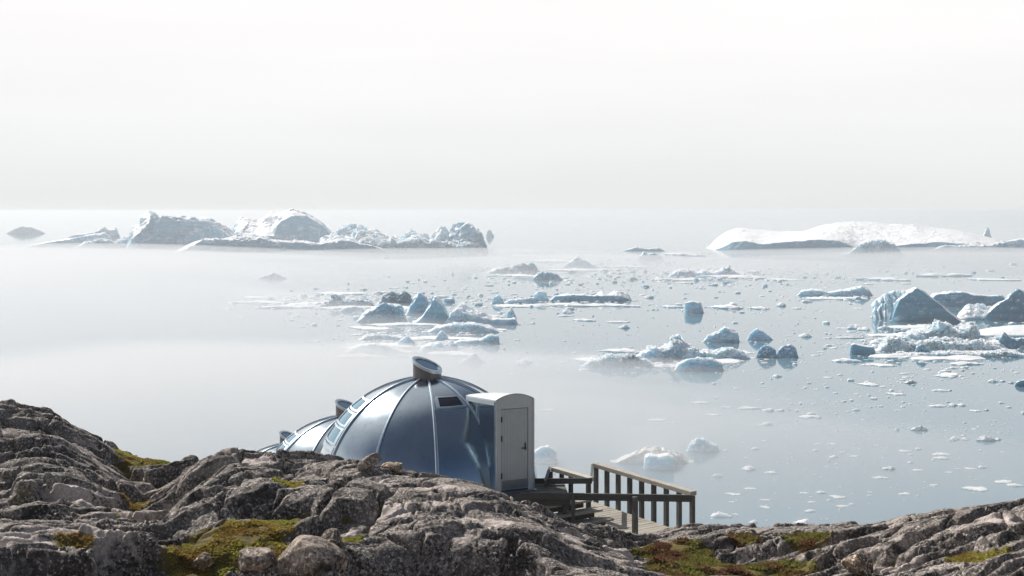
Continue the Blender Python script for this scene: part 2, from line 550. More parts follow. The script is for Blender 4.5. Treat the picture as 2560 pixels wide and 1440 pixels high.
# jointed pillows of rock: rounded cells at different heights, steep where two cells meet
def pillow(x, y, size, aspect, ang, seed, jit=0.85):
    c_, s__ = math.cos(ang), math.sin(ang)
    qx = (x * c_ + y * s__) / (size * aspect); qy = (-x * s__ + y * c_) / size
    ix = np.floor(qx); iy = np.floor(qy)
    best = np.full(qx.shape, 9.0); rid = np.zeros(qx.shape); rid2 = np.zeros(qx.shape); lx = np.zeros(qx.shape); ly = np.zeros(qx.shape)
    for dx in (-1, 0, 1):
        for dy in (-1, 0, 1):
            cx, cy = ix + dx, iy + dy
            r1_ = _h(cx, cy, seed) / 4294967296.0; r2_ = _h(cx, cy, seed + 1) / 4294967296.0
            ex = qx - (cx + 0.5 + jit * (r1_ - 0.5)); ey = qy - (cy + 0.5 + jit * (r2_ - 0.5))
            d_ = np.hypot(ex, ey)
            m_ = d_ < best
            best = np.where(m_, d_, best)
            rid = np.where(m_, _h(cx, cy, seed + 2) / 4294967296.0, rid)
            rid2 = np.where(m_, _h(cx, cy, seed + 3) / 4294967296.0, rid2)
            lx = np.where(m_, ex, lx); ly = np.where(m_, ey, ly)
    return best, rid - 0.5, lx * (rid2 - 0.5), ly
f1, id1, tl1, ly1 = pillow(wx, wy, 1.45, 1.7, R(30), 301)
f2, id2, tl2, ly2 = pillow(wx, wy, 0.52, 2.4, R(24), 311)
f3, id3, tl3, ly3 = pillow(wx, wy, 0.17, 1.8, R(35), 321)
big = id1 * 0.44 + tl1 * 0.50 - ly1 * 0.26 - f1 ** 2 * 0.20
med = id2 * 0.14 + tl2 * 0.20 - ly2 * 0.11 - f2 ** 2 * 0.06
sml = id3 * 0.035 - ly3 * 0.02 - f3 ** 2 * 0.035
big = gblur(gblur(big, 1.3, 0), 1.3, 1); med = gblur(gblur(med, 0.8, 0), 0.8, 1)
mmask = smooth01(perlin(X * 0.5 + 2, Y * 0.5, 35), -0.05, 0.35)
dcr = np.interp(pxs, keys, [COLS[k][-1][0] for k in keys])[None, :]
sky_calm = 1 - 0.62 * np.exp(-((Y - dcr) / 1.6) ** 2)
side_calm = np.where(pxs[None, :] > 1640, 0.72, 1.0)
big = big * sky_calm * side_calm; med = med * (0.4 + 0.6 * sky_calm)
Z = Z + fade * (calm * (big + 0.06) + (0.35 + 0.65 * calm) * (0.30 + 0.70 * mmask) * (med + 0.03) + (0.12 + 0.88 * mmask) * sml)
hump = billow(wx * 0.62, wy * 0.50, 11) * 0.62 + billow(wx * 1.35 + 9, wy * 1.1, 12) * 0.30
Z = Z + fade * calm * (hump - 0.30) * 0.20
# foliation: slanting ledges
ca, sa = math.cos(R(28)), math.sin(R(28))
s_ = (wx * ca + wy * sa); t_ = (-wx * sa + wy * ca)
s2 = s_ * 0.45; t2 = t_ * 1.9
fol = billow(s2 * 1.0, t2 * 1.0, 21) * 0.6 + billow(s2 * 2.4, t2 * 2.3, 22) * 0.3
Z = Z + fade * calm * (fol - 0.25) * 0.06
# sawtooth strata steps facing the viewer
st = t_ * 1.25 + 0.7 * perlin(wx * 0.5, wy * 0.5, 31) + 0.25 * perlin(wx * 1.7, wy * 1.7, 32)
saw = st - np.floor(st)
stepf = smooth01(saw, 0.0, 0.16) * (1 - 0.55 * saw)
smask = smooth01(perlin(X * 0.45 + 5, Y * 0.45, 33), -0.15, 0.35)
Z = Z + fade * calm * smask * (stepf - 0.55) * 0.16
# joints
def groove(x, y, w, depth):
    return -depth * np.exp(-(x / w) ** 2)
j1 = perlin(wx * 0.33 + 0.3 * wy, wy * 0.25, 41)
j2 = perlin(wx * 0.55 - 0.2 * wy + 7, wy * 0.5 + 0.25 * wx, 42)
Z = Z + fade * (groove(j1, 0, 0.018, 0.16) + groove(j2, 0, 0.02, 0.12))
# two sets of long straight joints
for (ang_, sp_, sd_) in ((R(62), 1.15, 44), (R(-38), 1.7, 45)):
    q_ = (wx * 0.35 + X * 0.65) * math.cos(ang_) + (wy * 0.35 + Y * 0.65) * math.sin(ang_)
    q_ = q_ / sp_ + 0.22 * perlin(X * 0.35, Y * 0.35, sd_)
    e_ = np.abs(q_ - np.round(q_)) * sp_
    jm_ = smooth01(perlin(X * 0.55, Y * 0.55, sd_ + 5), -0.2, 0.05)
    Z = Z - fade * jm_ * 0.19 * np.exp(-(e_ / 0.024) ** 2)
# fine relief
Z = Z + fade * (0.25 + 0.75 * mmask) * ((billow(wx * 3.6, wy * 3.2, 51) - 0.3) * 0.055 + (billow(wx * 8.0, wy * 7.0, 52) - 0.3) * 0.034)
Z = Z + fade * ((billow(X * 17, Y * 15, 53) - 0.3) * 0.020 * (0.3 + 0.7 * mmask) + perlin(X * 33, Y * 30, 54) * 0.006)

# bring the skyline of the ridge back to its surveyed height
crest_t = np.interp(pxs, keys, [COLS[k][-1][1] for k in keys])
vis = np.where((Y > 14) & (Y < 26.5), HZ - Z / Y * F, 9e9)
ib = np.argmin(vis, 0)
ymin = vis[ib, np.arange(NTC)]
dzc = gblur(((crest_t - ymin) * DD[ib] / F)[None, :], 16.0, 1)[0]
Z = Z - dzc[None, :] * smooth01(Y, 16.5, 20.0)
# explicit cracks across the big slab (world polylines)
def seg_dist(pts):
    best = np.full(X.shape, 1e9)
    for (a, b) in zip(pts[:-1], pts[1:]):
        ax, ay = a; bx, by = b
        vx, vy = bx - ax, by - ay
        L2 = vx * vx + vy * vy
        t = np.clip(((X - ax) * vx + (Y - ay) * vy) / L2, 0, 1)
        best = np.minimum(best, np.hypot(X - ax - t * vx, Y - ay - t * vy))
    return best
def P2(px, d): return ((px - 1280) * d / F, d)
wob = 0.05 * perlin(X * 2.5, Y * 2.5, 61)
for pts, w, dep in (([P2(998, 19.0), P2(960, 18.2), P2(925, 17.4), P2(885, 16.6), P2(868, 16.2)], 0.03, 0.26),
                    ([P2(900, 19.4), P2(850, 18.3), P2(800, 17.6)], 0.04, 0.22),
                    ([P2(1090, 18.6), P2(1180, 17.6), P2(1290, 17.0), P2(1400, 16.6)], 0.03, 0.16),
                    ([P2(980, 18.3), P2(1090, 18.2), P2(1200, 18.4)], 0.02, 0.09),
                    ([P2(1330, 19.0), P2(1430, 17.9), P2(1600, 16.8), P2(1700, 16.2)], 0.03, 0.16),
                    ([P2(30, 22), P2(120, 21.0), P2(240, 20.2)], 0.03, 0.2),
                    ([P2(200, 14.2), P2(290, 15.5), P2(360, 17.0)], 0.03, 0.16)):
    Z = Z - dep * np.exp(-((seg_dist(pts) + wob) / w) ** 2)

# moss and heath pockets: (px, d, rx, rd, strength)
MOSS = [(385, 25.0, 0.75, 1.2, 1.2), (570, 16.0, 0.80, 1.0, 1.25), (690, 17.0, 0.35, 0.5, 1.1), (470, 15.6, 0.3, 0.7, 1.0),
        (25, 18.6, 0.5, 0.6, 1.05), (345, 21.0, 0.35, 0.6, 0.9), (300, 18.0, 0.25, 0.5, 0.8),
        (1770, 19.9, 1.0, 1.2, 1.2), (1930, 19.4, 0.8, 1.0, 1.15), (1680, 21.3, 0.8, 0.8, 1.1), (2010, 21.6, 0.45, 0.6, 1.05), (1860, 21.9, 0.35, 0.4, 0.9), (1690, 18.4, 0.5, 0.6, 1.0),
        (2450, 16.6, 0.45, 0.5, 1.05), (720, 18.6, 0.25, 0.35, 0.9), (872, 16.5, 0.2, 0.35, 1.0), (2090, 18.3, 0.5, 0.5, 0.9), (180, 15.0, 0.25, 0.4, 0.8)]
moss = np.zeros_like(X)
for (px, d, rx, rd, s) in MOSS:
    moss = np.maximum(moss, s * patch(px, d, rx, rd, 0.9))
conc = gblur(gblur(Z, 9, 0), 9, 1) - Z
cre = smooth01(conc, 0.03, 0.12) * smooth01(perlin(X * 0.7 + 3, Y * 0.7, 71), -0.1, 0.4) * (Y < 26)
# pockets are filled level with soil
fill = smooth01(moss, 0.35, 0.75)
Zf = gblur(gblur(Z, 12, 0), 12, 1)
Z = Z * (1 - 0.8 * fill) + (Zf + 0.02 * perlin(X * 5, Y * 5, 72)) * 0.8 * fill
mossv = np.clip(moss + 0.62 * cre, 0, 1.3)

verts = np.stack([X, Y, Z + EYE], -1).reshape(-1, 3)
tm = fast_mesh('rock_hill', verts, grid_faces(NRD, NTC))
at = tm.attributes.new('moss', 'FLOAT', 'POINT')
at.data.foreach_set('value', mossv.astype(np.float32).ravel())
PALE_LIT = [(985, 17.7, 0.36, 0.40), (1215, 17.3, 0.48, 0.34), (880, 16.8, 0.18, 0.55), (930, 19.3, 0.45, 0.35), (50, 14.6, 0.6, 0.5), (640, 20.5, 0.35, 0.3), (1100, 19.0, 0.5, 0.3), (1560, 18.6, 0.4, 0.5), (260, 15.6, 0.3, 0.6), (2250, 18.0, 0.35, 0.5), (2480, 19.2, 0.4, 0.4), (1430, 18.3, 0.25, 0.5), (180, 19.5, 0.5, 0.3)]
pale_lit = np.zeros_like(X)  # mask of pale patches that lift the rock's lit faces by colour
for (px_, d_, rx_, rd_) in PALE_LIT: pale_lit = np.maximum(pale_lit, patch(px_, d_, rx_, rd_, 0.8))
asp = tm.attributes.new('pale_lit', 'FLOAT', 'POINT')
asp.data.foreach_set('value', pale_lit.astype(np.float32).ravel())
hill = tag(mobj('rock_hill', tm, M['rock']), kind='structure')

def ground_at(x, d):
    """height of the rock surface (relative world z)"""
    ti = np.clip(np.interp(x / d, TT, np.arange(NTC)), 0, NTC - 1)
    di = np.interp(d, DD, np.arange(NRD))
    return float(Z[int(round(di)), int(round(ti))]) + EYE

# the rest of the hillside (beside and behind the viewpoint), coarse
gx = np.linspace(-160, 160, 161); gy = np.linspace(-90, 128, 110)
GX, GY = np.meshgrid(gx, gy)
GZ = np.interp(GY, [-90, -40, 0, 6, 14, 24, 31, 38, 48, 58, 80, 105, 125, 130], [-6.0, -3.0, -2.1, -2.9, -4.6, -5.2, -7.9, -11, -15, -19, -33, -45, -50, -51])
GZ = GZ + 0.5 * perlin(GX * 0.12, GY * 0.12, 81) - 0.2
inside = (GY > 4) & (np.abs(GX) < 0.66 * GY - 1.0)
GZ = GZ - 3.0 * inside
tm2 = fast_mesh('rear_hillside', np.stack([GX, GY, GZ + EYE], -1).reshape(-1, 3), grid_faces(110, 161))
a2 = tm2.attributes.new('moss', 'FLOAT', 'POINT')
tag(mobj('rear_hillside', tm2, M['rock']), kind='structure')

# ------------------------------------------------------------------ igloos
def make_igloo():
    RR = 2.8
    root = empty('igloo')
    NG = 11
    GA = 2 * math.pi / NG
    PHI0 = R(9)       # first rib; phi measured from viewer direction (-Y) towards +X
    def sph(phi, th, r):
        return Vector((math.sin(phi) * math.cos(th) * r, -math.cos(phi) * math.cos(th) * r, math.sin(th) * r))
    TH0, TH1 = R(-9), R(83.5)
    for g in range(NG):
        a, b = PHI0 + g * GA, PHI0 + (g + 1) * GA
        nr, nc = 30, 9
        vs = []
        for i in range(nr):
            th = TH0 + (TH1 - TH0) * i / (nr - 1)
            for j in range(nc):
                f = j / (nc - 1)
                # pressed gore: flattened slightly between its ribs
                r = RR * (1 - 0.010 * math.sin(math.pi * f) * math.cos(th))
                vs.append(sph(a + (b - a) * f, th, r))
        me = fast_mesh('shell_panel', [tuple(v) for v in vs], grid_faces(nr, nc))
        mobj('shell_panel', me, M['alu'], root)
    # rib: one mesh, shared by the twelve
    nr = 34
    vs = []
    for i in range(nr):
        th = R(-9) + R(93) * i / (nr - 1)
        w = 0.050 * (1 - 0.55 * i / (nr - 1))
        for (o, h) in ((-w, -0.03), (-w, 0.022), (-w * 0.5, 0.040), (w * 0.5, 0.040), (w, 0.022), (w, -0.03)):
            v = sph(0, th, RR + h); v.x += o
            vs.append(tuple(v))
    rme = fast_mesh('rib', vs, grid_faces(nr, 6), smooth=False)
    rme.materials.append(M['rib'])
    for g in range(NG):
        o = bpy.data.objects.new('rib', rme)
        o.rotation_euler = (0, 0, PHI0 + g * GA)
        link(o, root)
    # base ring
    bm = bmesh.new()
    n = 64
    rings = []
    for (r, z) in ((RR * 0.985, -0.75), (RR * 1.012, -0.75), (RR * 1.012, -0.40), (RR * 0.985, -0.40)):
        rings.append([bm.verts.new((math.sin(2 * math.pi * k / n) * r, -math.cos(2 * math.pi * k / n) * r, z)) for k in range(n)])
    for a in range(4):
        for k in range(n):
            bm.faces.new((rings[a][k], rings[a][(k + 1) % n], rings[(a + 1) % 4][(k + 1) % n], rings[(a + 1) % 4][k]))
    bm_obj('base_ring', bm, M['rib'], root)
    # windows: strip in gore -81..-51 and one single window in 9..39
    def window(phi_a, phi_b, ta, tb, glass, name='window'):
        fr = []
        def quadring(r_out, r_in, inset_a, inset_t):
            pass
        bmf = bmesh.new()
        ins_p = (phi_b - phi_a) * 0.10; ins_t = (tb - ta) * 0.11
        nsg = 5
        def ring(pa, pb, t0, t1, r):
            out = []
            for k in range(nsg): out.append(sph(pa + (pb - pa) * k / nsg, t0, r))
            for k in range(nsg): out.append(sph(pb, t0 + (t1 - t0) * k / nsg, r))
            for k in range(nsg): out.append(sph(pb + (pa - pb) * k / nsg, t1, r))
            for k in range(nsg): out.append(sph(pa, t1 + (t0 - t1) * k / nsg, r))
            return out
        rings = [ring(phi_a, phi_b, ta, tb, RR - 0.03), ring(phi_a, phi_b, ta, tb, RR + 0.035),
                 ring(phi_a + ins_p, phi_b - ins_p, ta + ins_t, tb - ins_t, RR + 0.035),
                 ring(phi_a + ins_p, phi_b - ins_p, ta + ins_t, tb - ins_t, RR - 0.02)]
        rv = [[bmf.verts.new(p) for p in rg] for rg in rings]
        N = nsg * 4
        for a in range(3):
            for k in range(N):
                bmf.faces.new((rv[a][k], rv[a][(k + 1) % N], rv[a + 1][(k + 1) % N], rv[a + 1][k]))
        fo = bm_obj(name, bmf, M['rib'], root)
        vs = []
        for i in range(6):
            for j in range(6):
                vs.append(tuple(sph(phi_a + ins_p * .5 + (phi_b - phi_a - ins_p) * j / 5, ta + ins_t * .5 + (tb - ta - ins_t) * i / 5, RR + 0.012)))
        mobj('pane', fast_mesh('pane', vs, grid_faces(6, 6)), glass, fo)
    for (ta, tb) in ((28.3, 37.4), (38.2, 46.8), (47.6, 56.2)):
        window(R(-87.5), R(-58.2), R(ta), R(tb), M['glass'])
    window(R(-87.5), R(-58.2), R(6), R(27.4), M['panelpale'], 'infill_panel')
    window(R(12), R(39), R(54), R(62.5), M['darkglass'])
    # slanted skylight chimney
    rc = 0.355
    n = 48
    def cut(x, y):   # height of the slanted top plane, low towards +x and the viewer
        return 3.10 - 0.40 * x + 0.20 * y
    def tube(rads, tops, bots, mat, name, parent, smooth=True):
        bm = bmesh.new()
        ro, ri = rads
        L = [[], [], [], []]
        for k in range(n):
            a = 2 * math.pi * k / n
            c, s = math.cos(a), math.sin(a)
            L[0].append(bm.verts.new((c * ro, s * ro, bots(c * ro, s * ro))))
            L[1].append(bm.verts.new((c * ro, s * ro, tops(c * ro, s * ro))))
            L[2].append(bm.verts.new((c * ri, s * ri, tops(c * ri, s * ri))))
            L[3].append(bm.verts.new((c * ri, s * ri, bots(c * ri, s * ri))))
        for q in range(4):
            for k in range(n):
                bm.faces.new((L[q][k], L[q][(k + 1) % n], L[(q + 1) % 4][(k + 1) % n], L[(q + 1) % 4][k]))
        return bm_obj(name, bm, mat, parent, smooth=False)
    ch = tube((rc, rc - 0.02), lambda x, y: cut(x, y), lambda x, y: 2.62, M['cap'], 'skylight_chimney', root)
    tube((rc + 0.018, rc - 0.05), lambda x, y: cut(x, y) + 0.035, lambda x, y: cut(x, y) - 0.03, M['rib'], 'rim', ch)
    bm = bmesh.new()
    vsx = [bm.verts.new((math.cos(2 * math.pi * k / n) * (rc - 0.045), math.sin(2 * math.pi * k / n) * (rc - 0.045),
           cut(math.cos(2 * math.pi * k / n) * (rc - 0.045), math.sin(2 * math.pi * k / n) * (rc - 0.045)) + 0.004)) for k in range(n)]
    bm.faces.new(vsx)
    bm_obj('glass', bm, M['skyglass'], ch)
    tube((rc + 0.05, rc - 0.01), lambda x, y: 2.76, lambda x, y: 2.68, M['seal'], 'flange', ch)
    bm = bmesh.new()
    add_box(bm, (rc + 0.10, -0.05, 2.745), (0.09, 0, -0.008), (0, 0.08, 0), (0, 0, 0.015))
    bm_obj('flange_lip', bm, M['seal'], ch)
    return root

def porch(root):
    """entrance vestibule in local igloo coordinates"""
    PH = R(24)
    ORG = Vector((2.17, -2.26, 0))
    fdir = Vector((math.sin(PH), -math.cos(PH), 0))        # outward
    rdir = Vector((math.cos(PH), math.sin(PH), 0))         # to the right seen from outside
    zb, zs, rise = 0.50, 2.60, 0.13
    W = 0.465
    r0, r1 = -1.9, 0.0
    def pt(a, r, z): return ORG + fdir * r + rdir * a + Vector((0, 0, z))
    pr = bpy.data.objects.new('porch', None); link(pr, root); pr.empty_display_size = 0.1
    for s in (-1, 1):
        bm = bmesh.new()
        vv_ = [[bm.verts.new(pt(s * a_, r_, z_)) for (r_, z_) in ((r0, zb - 0.3), (r1 - 0.025, zb - 0.3), (r1 - 0.025, zs - 0.004), (r0, zs - 0.154))] for a_ in (W - 0.04, W)]
        bm.faces.new(vv_[0]); bm.faces.new(vv_[1])
        for q_ in range(4): bm.faces.new((vv_[0][q_], vv_[0][(q_ + 1) % 4], vv_[1][(q_ + 1) % 4], vv_[1][q_]))
        bm_obj('side_wall', bm, M['alu'], pr)
    # barrel roof
    n = 12
    bm = bmesh.new()
    L = []
    for r in (r0, r1 + 0.035):
        for off in (0.0, 0.014):
            L.append([bm.verts.new(pt(-(W + 0.015) + 2 * (W + 0.015) * k / n, r, zs + off - (0.15 if r == r0 else 0.0) + (0.02 if r == r0 else rise) * (1 - (2 * k / n - 1) ** 2))) for k in range(n + 1)])
    for k in range(n):
        bm.faces.new((L[0][k], L[0][k + 1], L[2][k + 1], L[2][k]))
        bm.faces.new((L[1][k], L[1][k + 1], L[3][k + 1], L[3][k]))
        bm.faces.new((L[2][k], L[2][k + 1], L[3][k + 1], L[3][k]))
    bm.faces.new((L[0][0], L[1][0], L[3][0], L[2][0])); bm.faces.new((L[0][n], L[2][n], L[3][n], L[1][n]))
    bm_obj('roof', bm, M['white'], pr)
    # drip edge along the left eave
    bm = bmesh.new(); add_box(bm, pt(-(W + 0.02), (r0 + r1) / 2, zs - 0.135), fdir * (r1 - r0) / 2 + Vector((0, 0, 0.075)), rdir * 0.02, Vector((0, 0, 0.05)))
    bm_obj('eave_trim', bm, M['panelpale'], pr)
    # front wall round the door opening
    dw, dt = 0.345, 2.40      # door half width, head height
    fr = r1 + 0.008
    bm = bmesh.new()
    for s in (-1, 1):
        add_box(bm, pt(s * (W + dw) / 2, fr, (zb + dt) / 2), rdir * (W - dw) / 2, fdir * 0.03, Vector((0, 0, (dt - zb) / 2)))
    top = [pt(-W + 2 * W * k / n, fr, zs + rise * (1 - (2 * k / n - 1) ** 2) - 0.003) for k in range(n + 1)]
    for sgn in (-0.03, 0.03):
        vs = [bm.verts.new(p + fdir * sgn) for p in top]
        vb = [bm.verts.new(pt(W, fr + sgn, dt)), bm.verts.new(pt(-W, fr + sgn, dt))]
        bm.faces.new(vs + vb)
    bm_obj('front_wall', bm, M['white'], pr)
    bm = bmesh.new()
    for s in (-1, 1):
        add_box(bm, pt(s * (W + 0.012), fr + 0.006, (zb + zs) / 2), rdir * 0.014, fdir * 0.045, Vector((0, 0, (zs - zb) / 2)))
    bm_obj('corner_trim', bm, M['rib'], pr)
    bm = bmesh.new(); add_box(bm, pt(0, fr + 0.05, zb - 0.02), rdir * (W + 0.05), fdir * 0.11, Vector((0, 0, 0.022)))
    bm_obj('threshold', bm, M['kick'], pr)
    # door of vertical tongued boards
    nb = 9
    bm = bmesh.new()
    bw = 2 * (dw - 0.012) / nb
    for k in range(nb):
        a = -(dw - 0.012) + bw * (k + 0.5)
        add_box(bm, pt(a, fr - 0.012, (zb + 0.03 + dt - 0.015) / 2), rdir * (bw / 2 - 0.0045), fdir * 0.022, Vector((0, 0, (dt - 0.015 - zb - 0.03) / 2)))
    add_box(bm, pt(0, fr - 0.016, (zb + 0.03 + dt - 0.015) / 2), rdir * (dw - 0.012), fdir * 0.018, Vector((0, 0, (dt - 0.02 - zb - 0.03) / 2)))
    dr = bm_obj('door', bm, M['doorpaint'], root)
    dr['label'] = 'white boarded entrance door'
    for z in (0.86, 1.72, 2.16):
        bm = bmesh.new(); add_box(bm, pt(-dw + 0.012, fr + 0.026, z), rdir * 0.016, fdir * 0.014, Vector((0, 0, 0.065)))
        bm_obj('hinge', bm, M['blackmetal'], dr)
    bm = bmesh.new()
    add_box(bm, pt(dw - 0.075, fr + 0.018, 1.50), rdir * 0.014, fdir * 0.008, Vector((0, 0, 0.085)))
    add_box(bm, pt(dw - 0.125, fr + 0.06, 1.47), rdir * 0.065, fdir * 0.009, Vector((0, 0, 0.010)))
    add_box(bm, pt(dw - 0.075, fr + 0.04, 1.47), rdir * 0.012, fdir * 0.03, Vector((0, 0, 0.012)))
    bm_obj('handle', bm, M['blackmetal'], dr)
    bm = bmesh.new(); add_box(bm, pt(0, fr + 0.016, zb + 0.15), rdir * (dw - 0.03), fdir * 0.006, Vector((0, 0, 0.10)))
    bm_obj('kick_plate', bm, M['kick'], dr)

def copy_tree(o, parent=None):
    c = o.copy(); C.objects.link(c); c.parent = parent
    for ch in [x for x in o.children]:
        copy_tree(ch, c)
    return c

ig = make_igloo()
ig2 = copy_tree(ig); ig3 = copy_tree(ig)
ig.location = px2w(1068, 1223, 30.0)
ig2.location = px2w(868, 1264, 37.5)
ig3.location = px2w(722, 1285, 48.0)
porch(ig)
IG = 'aluminium dome igloos on the slope'
tag(ig, 'nearest and largest silvery aluminium dome igloo with white door porch', 'igloo', IG)
tag(ig2, 'middle aluminium dome igloo half hidden behind the largest one', 'igloo', IG)
tag(ig3, 'farthest and lowest aluminium dome igloo, only top and chimney above the rock', 'igloo', IG)

# ------------------------------------------------------------------ boardwalk
ZW, ZR, ZL = EYE - 7.28, EYE - 6.36, EYE - 6.47
def w2(px, y, z):       # point on a level at height z seen at px, y
    d = (EYE - z) * F / (y - HZ)
    return Vector(((px - 1280) * d / F, d, z))
A = Vector((2.06, 30.0, ZW)); B = Vector((4.02, 27.0, ZW))     # far/near ends of the right-hand edge
u = (B - A).normalized(); v = Vector((-u.y, u.x, 0))           # v points right/away; left edge is -v
if v.x < 0: v = -v
Lw = (B - A).length
bw_ = empty('boardwalk', (A + B) / 2 - v * 0.55)
tag(bw_, 'weathered timber boardwalk with post and rail fence beside the igloo steps', 'boardwalk')
def put(o, root):
    o.parent = root
    o.matrix_parent_inverse = Matrix.Translation(-Vector(root.location))
    return o
WID = 1.13
npl = 26
rnd = random.Random(5)
for k in range(npl):
    t = (k + 0.5) / npl * (Lw + 0.25)
    c = A + u * t - v * WID / 2 + Vector((0, 0, -0.02 + rnd.uniform(-0.003, 0.003)))
    e = v * (WID / 2 + rnd.uniform(-0.01, 0.012))
    bm = bmesh.new()
    add_box(bm, c, e, u * ((Lw + 0.25) / npl / 2 - 0.006), Vector((0, 0, 0.02)))
    put(bm_obj('plank', bm, M['decking'], None, bevel=0.003), bw_)
for off in (0.06, WID - 0.03):
    put(bar('joist', A - v * off + Vector((0, 0, -0.13)), A + u * (Lw + 0.25) - v * off + Vector((0, 0, -0.13)), 0.05, 0.16, M['timber']), bw_)
put(bar('edge_board', A - v * (WID + 0.02) + u * 0.6 + Vector((0, 0, -0.06)), A + u * (Lw + 0.26) - v * (WID + 0.02) + Vector((0, 0, -0.06)), 0.03, 0.17, M['decking']), bw_)
for k in range(9):
    p = A + u * (Lw * k / 8) + v * 0.05
    put(bar('post', p + Vector((0, 0, -0.35)), p + Vector((0, 0, ZR - ZW - 0.062)), 0.098, 0.098, M['timber']), bw_)
put(bar('top_rail', A + v * 0.05 - u * 0.03 + Vector((0, 0, ZR - ZW)), B + v * 0.05 + u * 0.05 + Vector((0, 0, ZR - ZW)), 0.17, 0.10, M['toprail']), bw_)
# end rail crossing towards the landing
FR0 = w2(1292, 1237, ZR - 0.0); FR1 = B + v * 0.05 + u * 0.10; FR1.z = ZR
fdirn = (FR1 - FR0)
fl = w2(1300, 1239.5, ZR - 0.07); frr = Vector((FR1.x - 0.10, FR1.y - 0.11, ZR - 0.07))
put(bar('front_rail', fl, frr, 0.06, 0.155, M['timber']), bw_)
for px, w in ((1430, 0.065), (1580, 0.105)):
    t = (px - 1300) / (1718 - 1300)
    p = fl.lerp(frr, t) - Vector((0, 0.085, 0)) * (0 if px > 1500 else 1) + Vector((0, 0.085, 0)) * (1 if px > 1500 else 0)
    if px > 1500: p = p - Vector((0, 0.17, 0))
    put(bar('post', Vector((p.x, p.y, ZW - 0.5)), Vector((p.x, p.y, ZR - 0.03)), w, w, M['timber']), bw_)
# far railing of the landing side
Q0, Q1 = w2(1384, 1172, ZR), w2(1478, 1199, ZR)
def rail_pair(a, b, nm='top_rail'):
    return put(bar(nm, a, b, 0.17, 0.10, M['toprail']), bw_)
rail_pair(Q0, Q1)
for px in (1374, 1405, 1428):
    t = (px - 1384) / (1478 - 1384)
    p = Q0.lerp(Q1, max(0.02, t))
    if px == 1374: p = Q0 + Vector((-0.08, -0.10, 0))
    put(bar('post', Vector((p.x, p.y, ZW - 0.3)), Vector((p.x, p.y, ZR - 0.052)), 0.09, 0.09, M['timber']), bw_)
Q2 = w2(1362, 1207, ZR)
put(bar('side_rail', Q0 + Vector((-0.10, 0, 0.0)), Q2, 0.05, 0.11, M['timber']), bw_)
h0, h1 = w2(1336, 1203, ZR - 0.02), w2(1480, 1202, ZR - 0.02)
put(bar('cross_rail', h0, h1, 0.05, 0.13, M['timber']), bw_)
put(bar('post', Vector((h1.x - 0.08, h1.y + 0.06, ZW - 0.2)), Vector((h1.x - 0.08, h1.y + 0.06, ZR - 0.1)), 0.10, 0.09, M['timber']), bw_)
put(bar('post', Vector((h0.x + 0.32, h0.y + 0.06, ZW - 0.2)), Vector((h0.x + 0.32, h0.y + 0.06, ZR - 0.1)), 0.11, 0.09, M['timber']), bw_)
sr0 = A + v * 0.05; sr0.z = ZR - 0.01
put(bar('side_rail', sr0 + Vector((-0.10, -0.05, 0)), Vector((h1.x - 0.02, h1.y + 0.03, ZR - 0.03)), 0.05, 0.10, M['timber']), bw_)

# landing with three steps
ld = empty('entrance_landing', (0.6, 28.0, ZL))
tag(ld, 'dark timber landing with steps below the white igloo door', 'landing')
for k in range(13):
    yy = 27.25 + 0.125 * k
    x1 = 1.30 - max(0, (yy - 27.25)) * 0.05
    bm = bmesh.new()
    add_box(bm, ((-0.25 + x1) / 2, yy, ZL - 0.016 + rnd.uniform(-0.002, 0.002)), ((x1 + 0.25) / 2, 0, 0), (0, 0.058, 0), (0, 0, 0.016))
    put(bm_obj('plank', bm, M['timber'], None, bevel=0.002), ld)
put(bar('fascia', (-0.28, 27.16, ZL - 0.10), (1.32, 27.16, ZL - 0.10), 0.035, 0.19, M['timber']), ld)
for x in (-0.1, 0.55, 1.2):
    put(bar('support_post', (x, 27.25, ZL - 1.2), (x, 27.25, ZL - 0.03), 0.09, 0.09, M['timber']), ld)
for k in range(3):
    zt = ZL - 0.205 * (k + 1)
    right_end = w2((1470, 1497, 1525)[k], (1246, 1270, 1293)[k], zt)
    tl = 1.25
    c = right_end - v * tl / 2
    bm = bmesh.new(); add_box(bm, c + Vector((0, 0, -0.02)), v * tl / 2, u * 0.16, Vector((0, 0, 0.022)))
    st_ = put(bm_obj('step', bm, M['decking'], None, bevel=0.003), ld)
    bm = bmesh.new(); add_box(bm, c - u * 0.06 - v * 0.03 + Vector((0, 0, -0.125)), v * (tl / 2 - 0.06), u * 0.012, Vector((0, 0, 0.08)))
    put(bm_obj('riser', bm, M['timber'], None), ld)

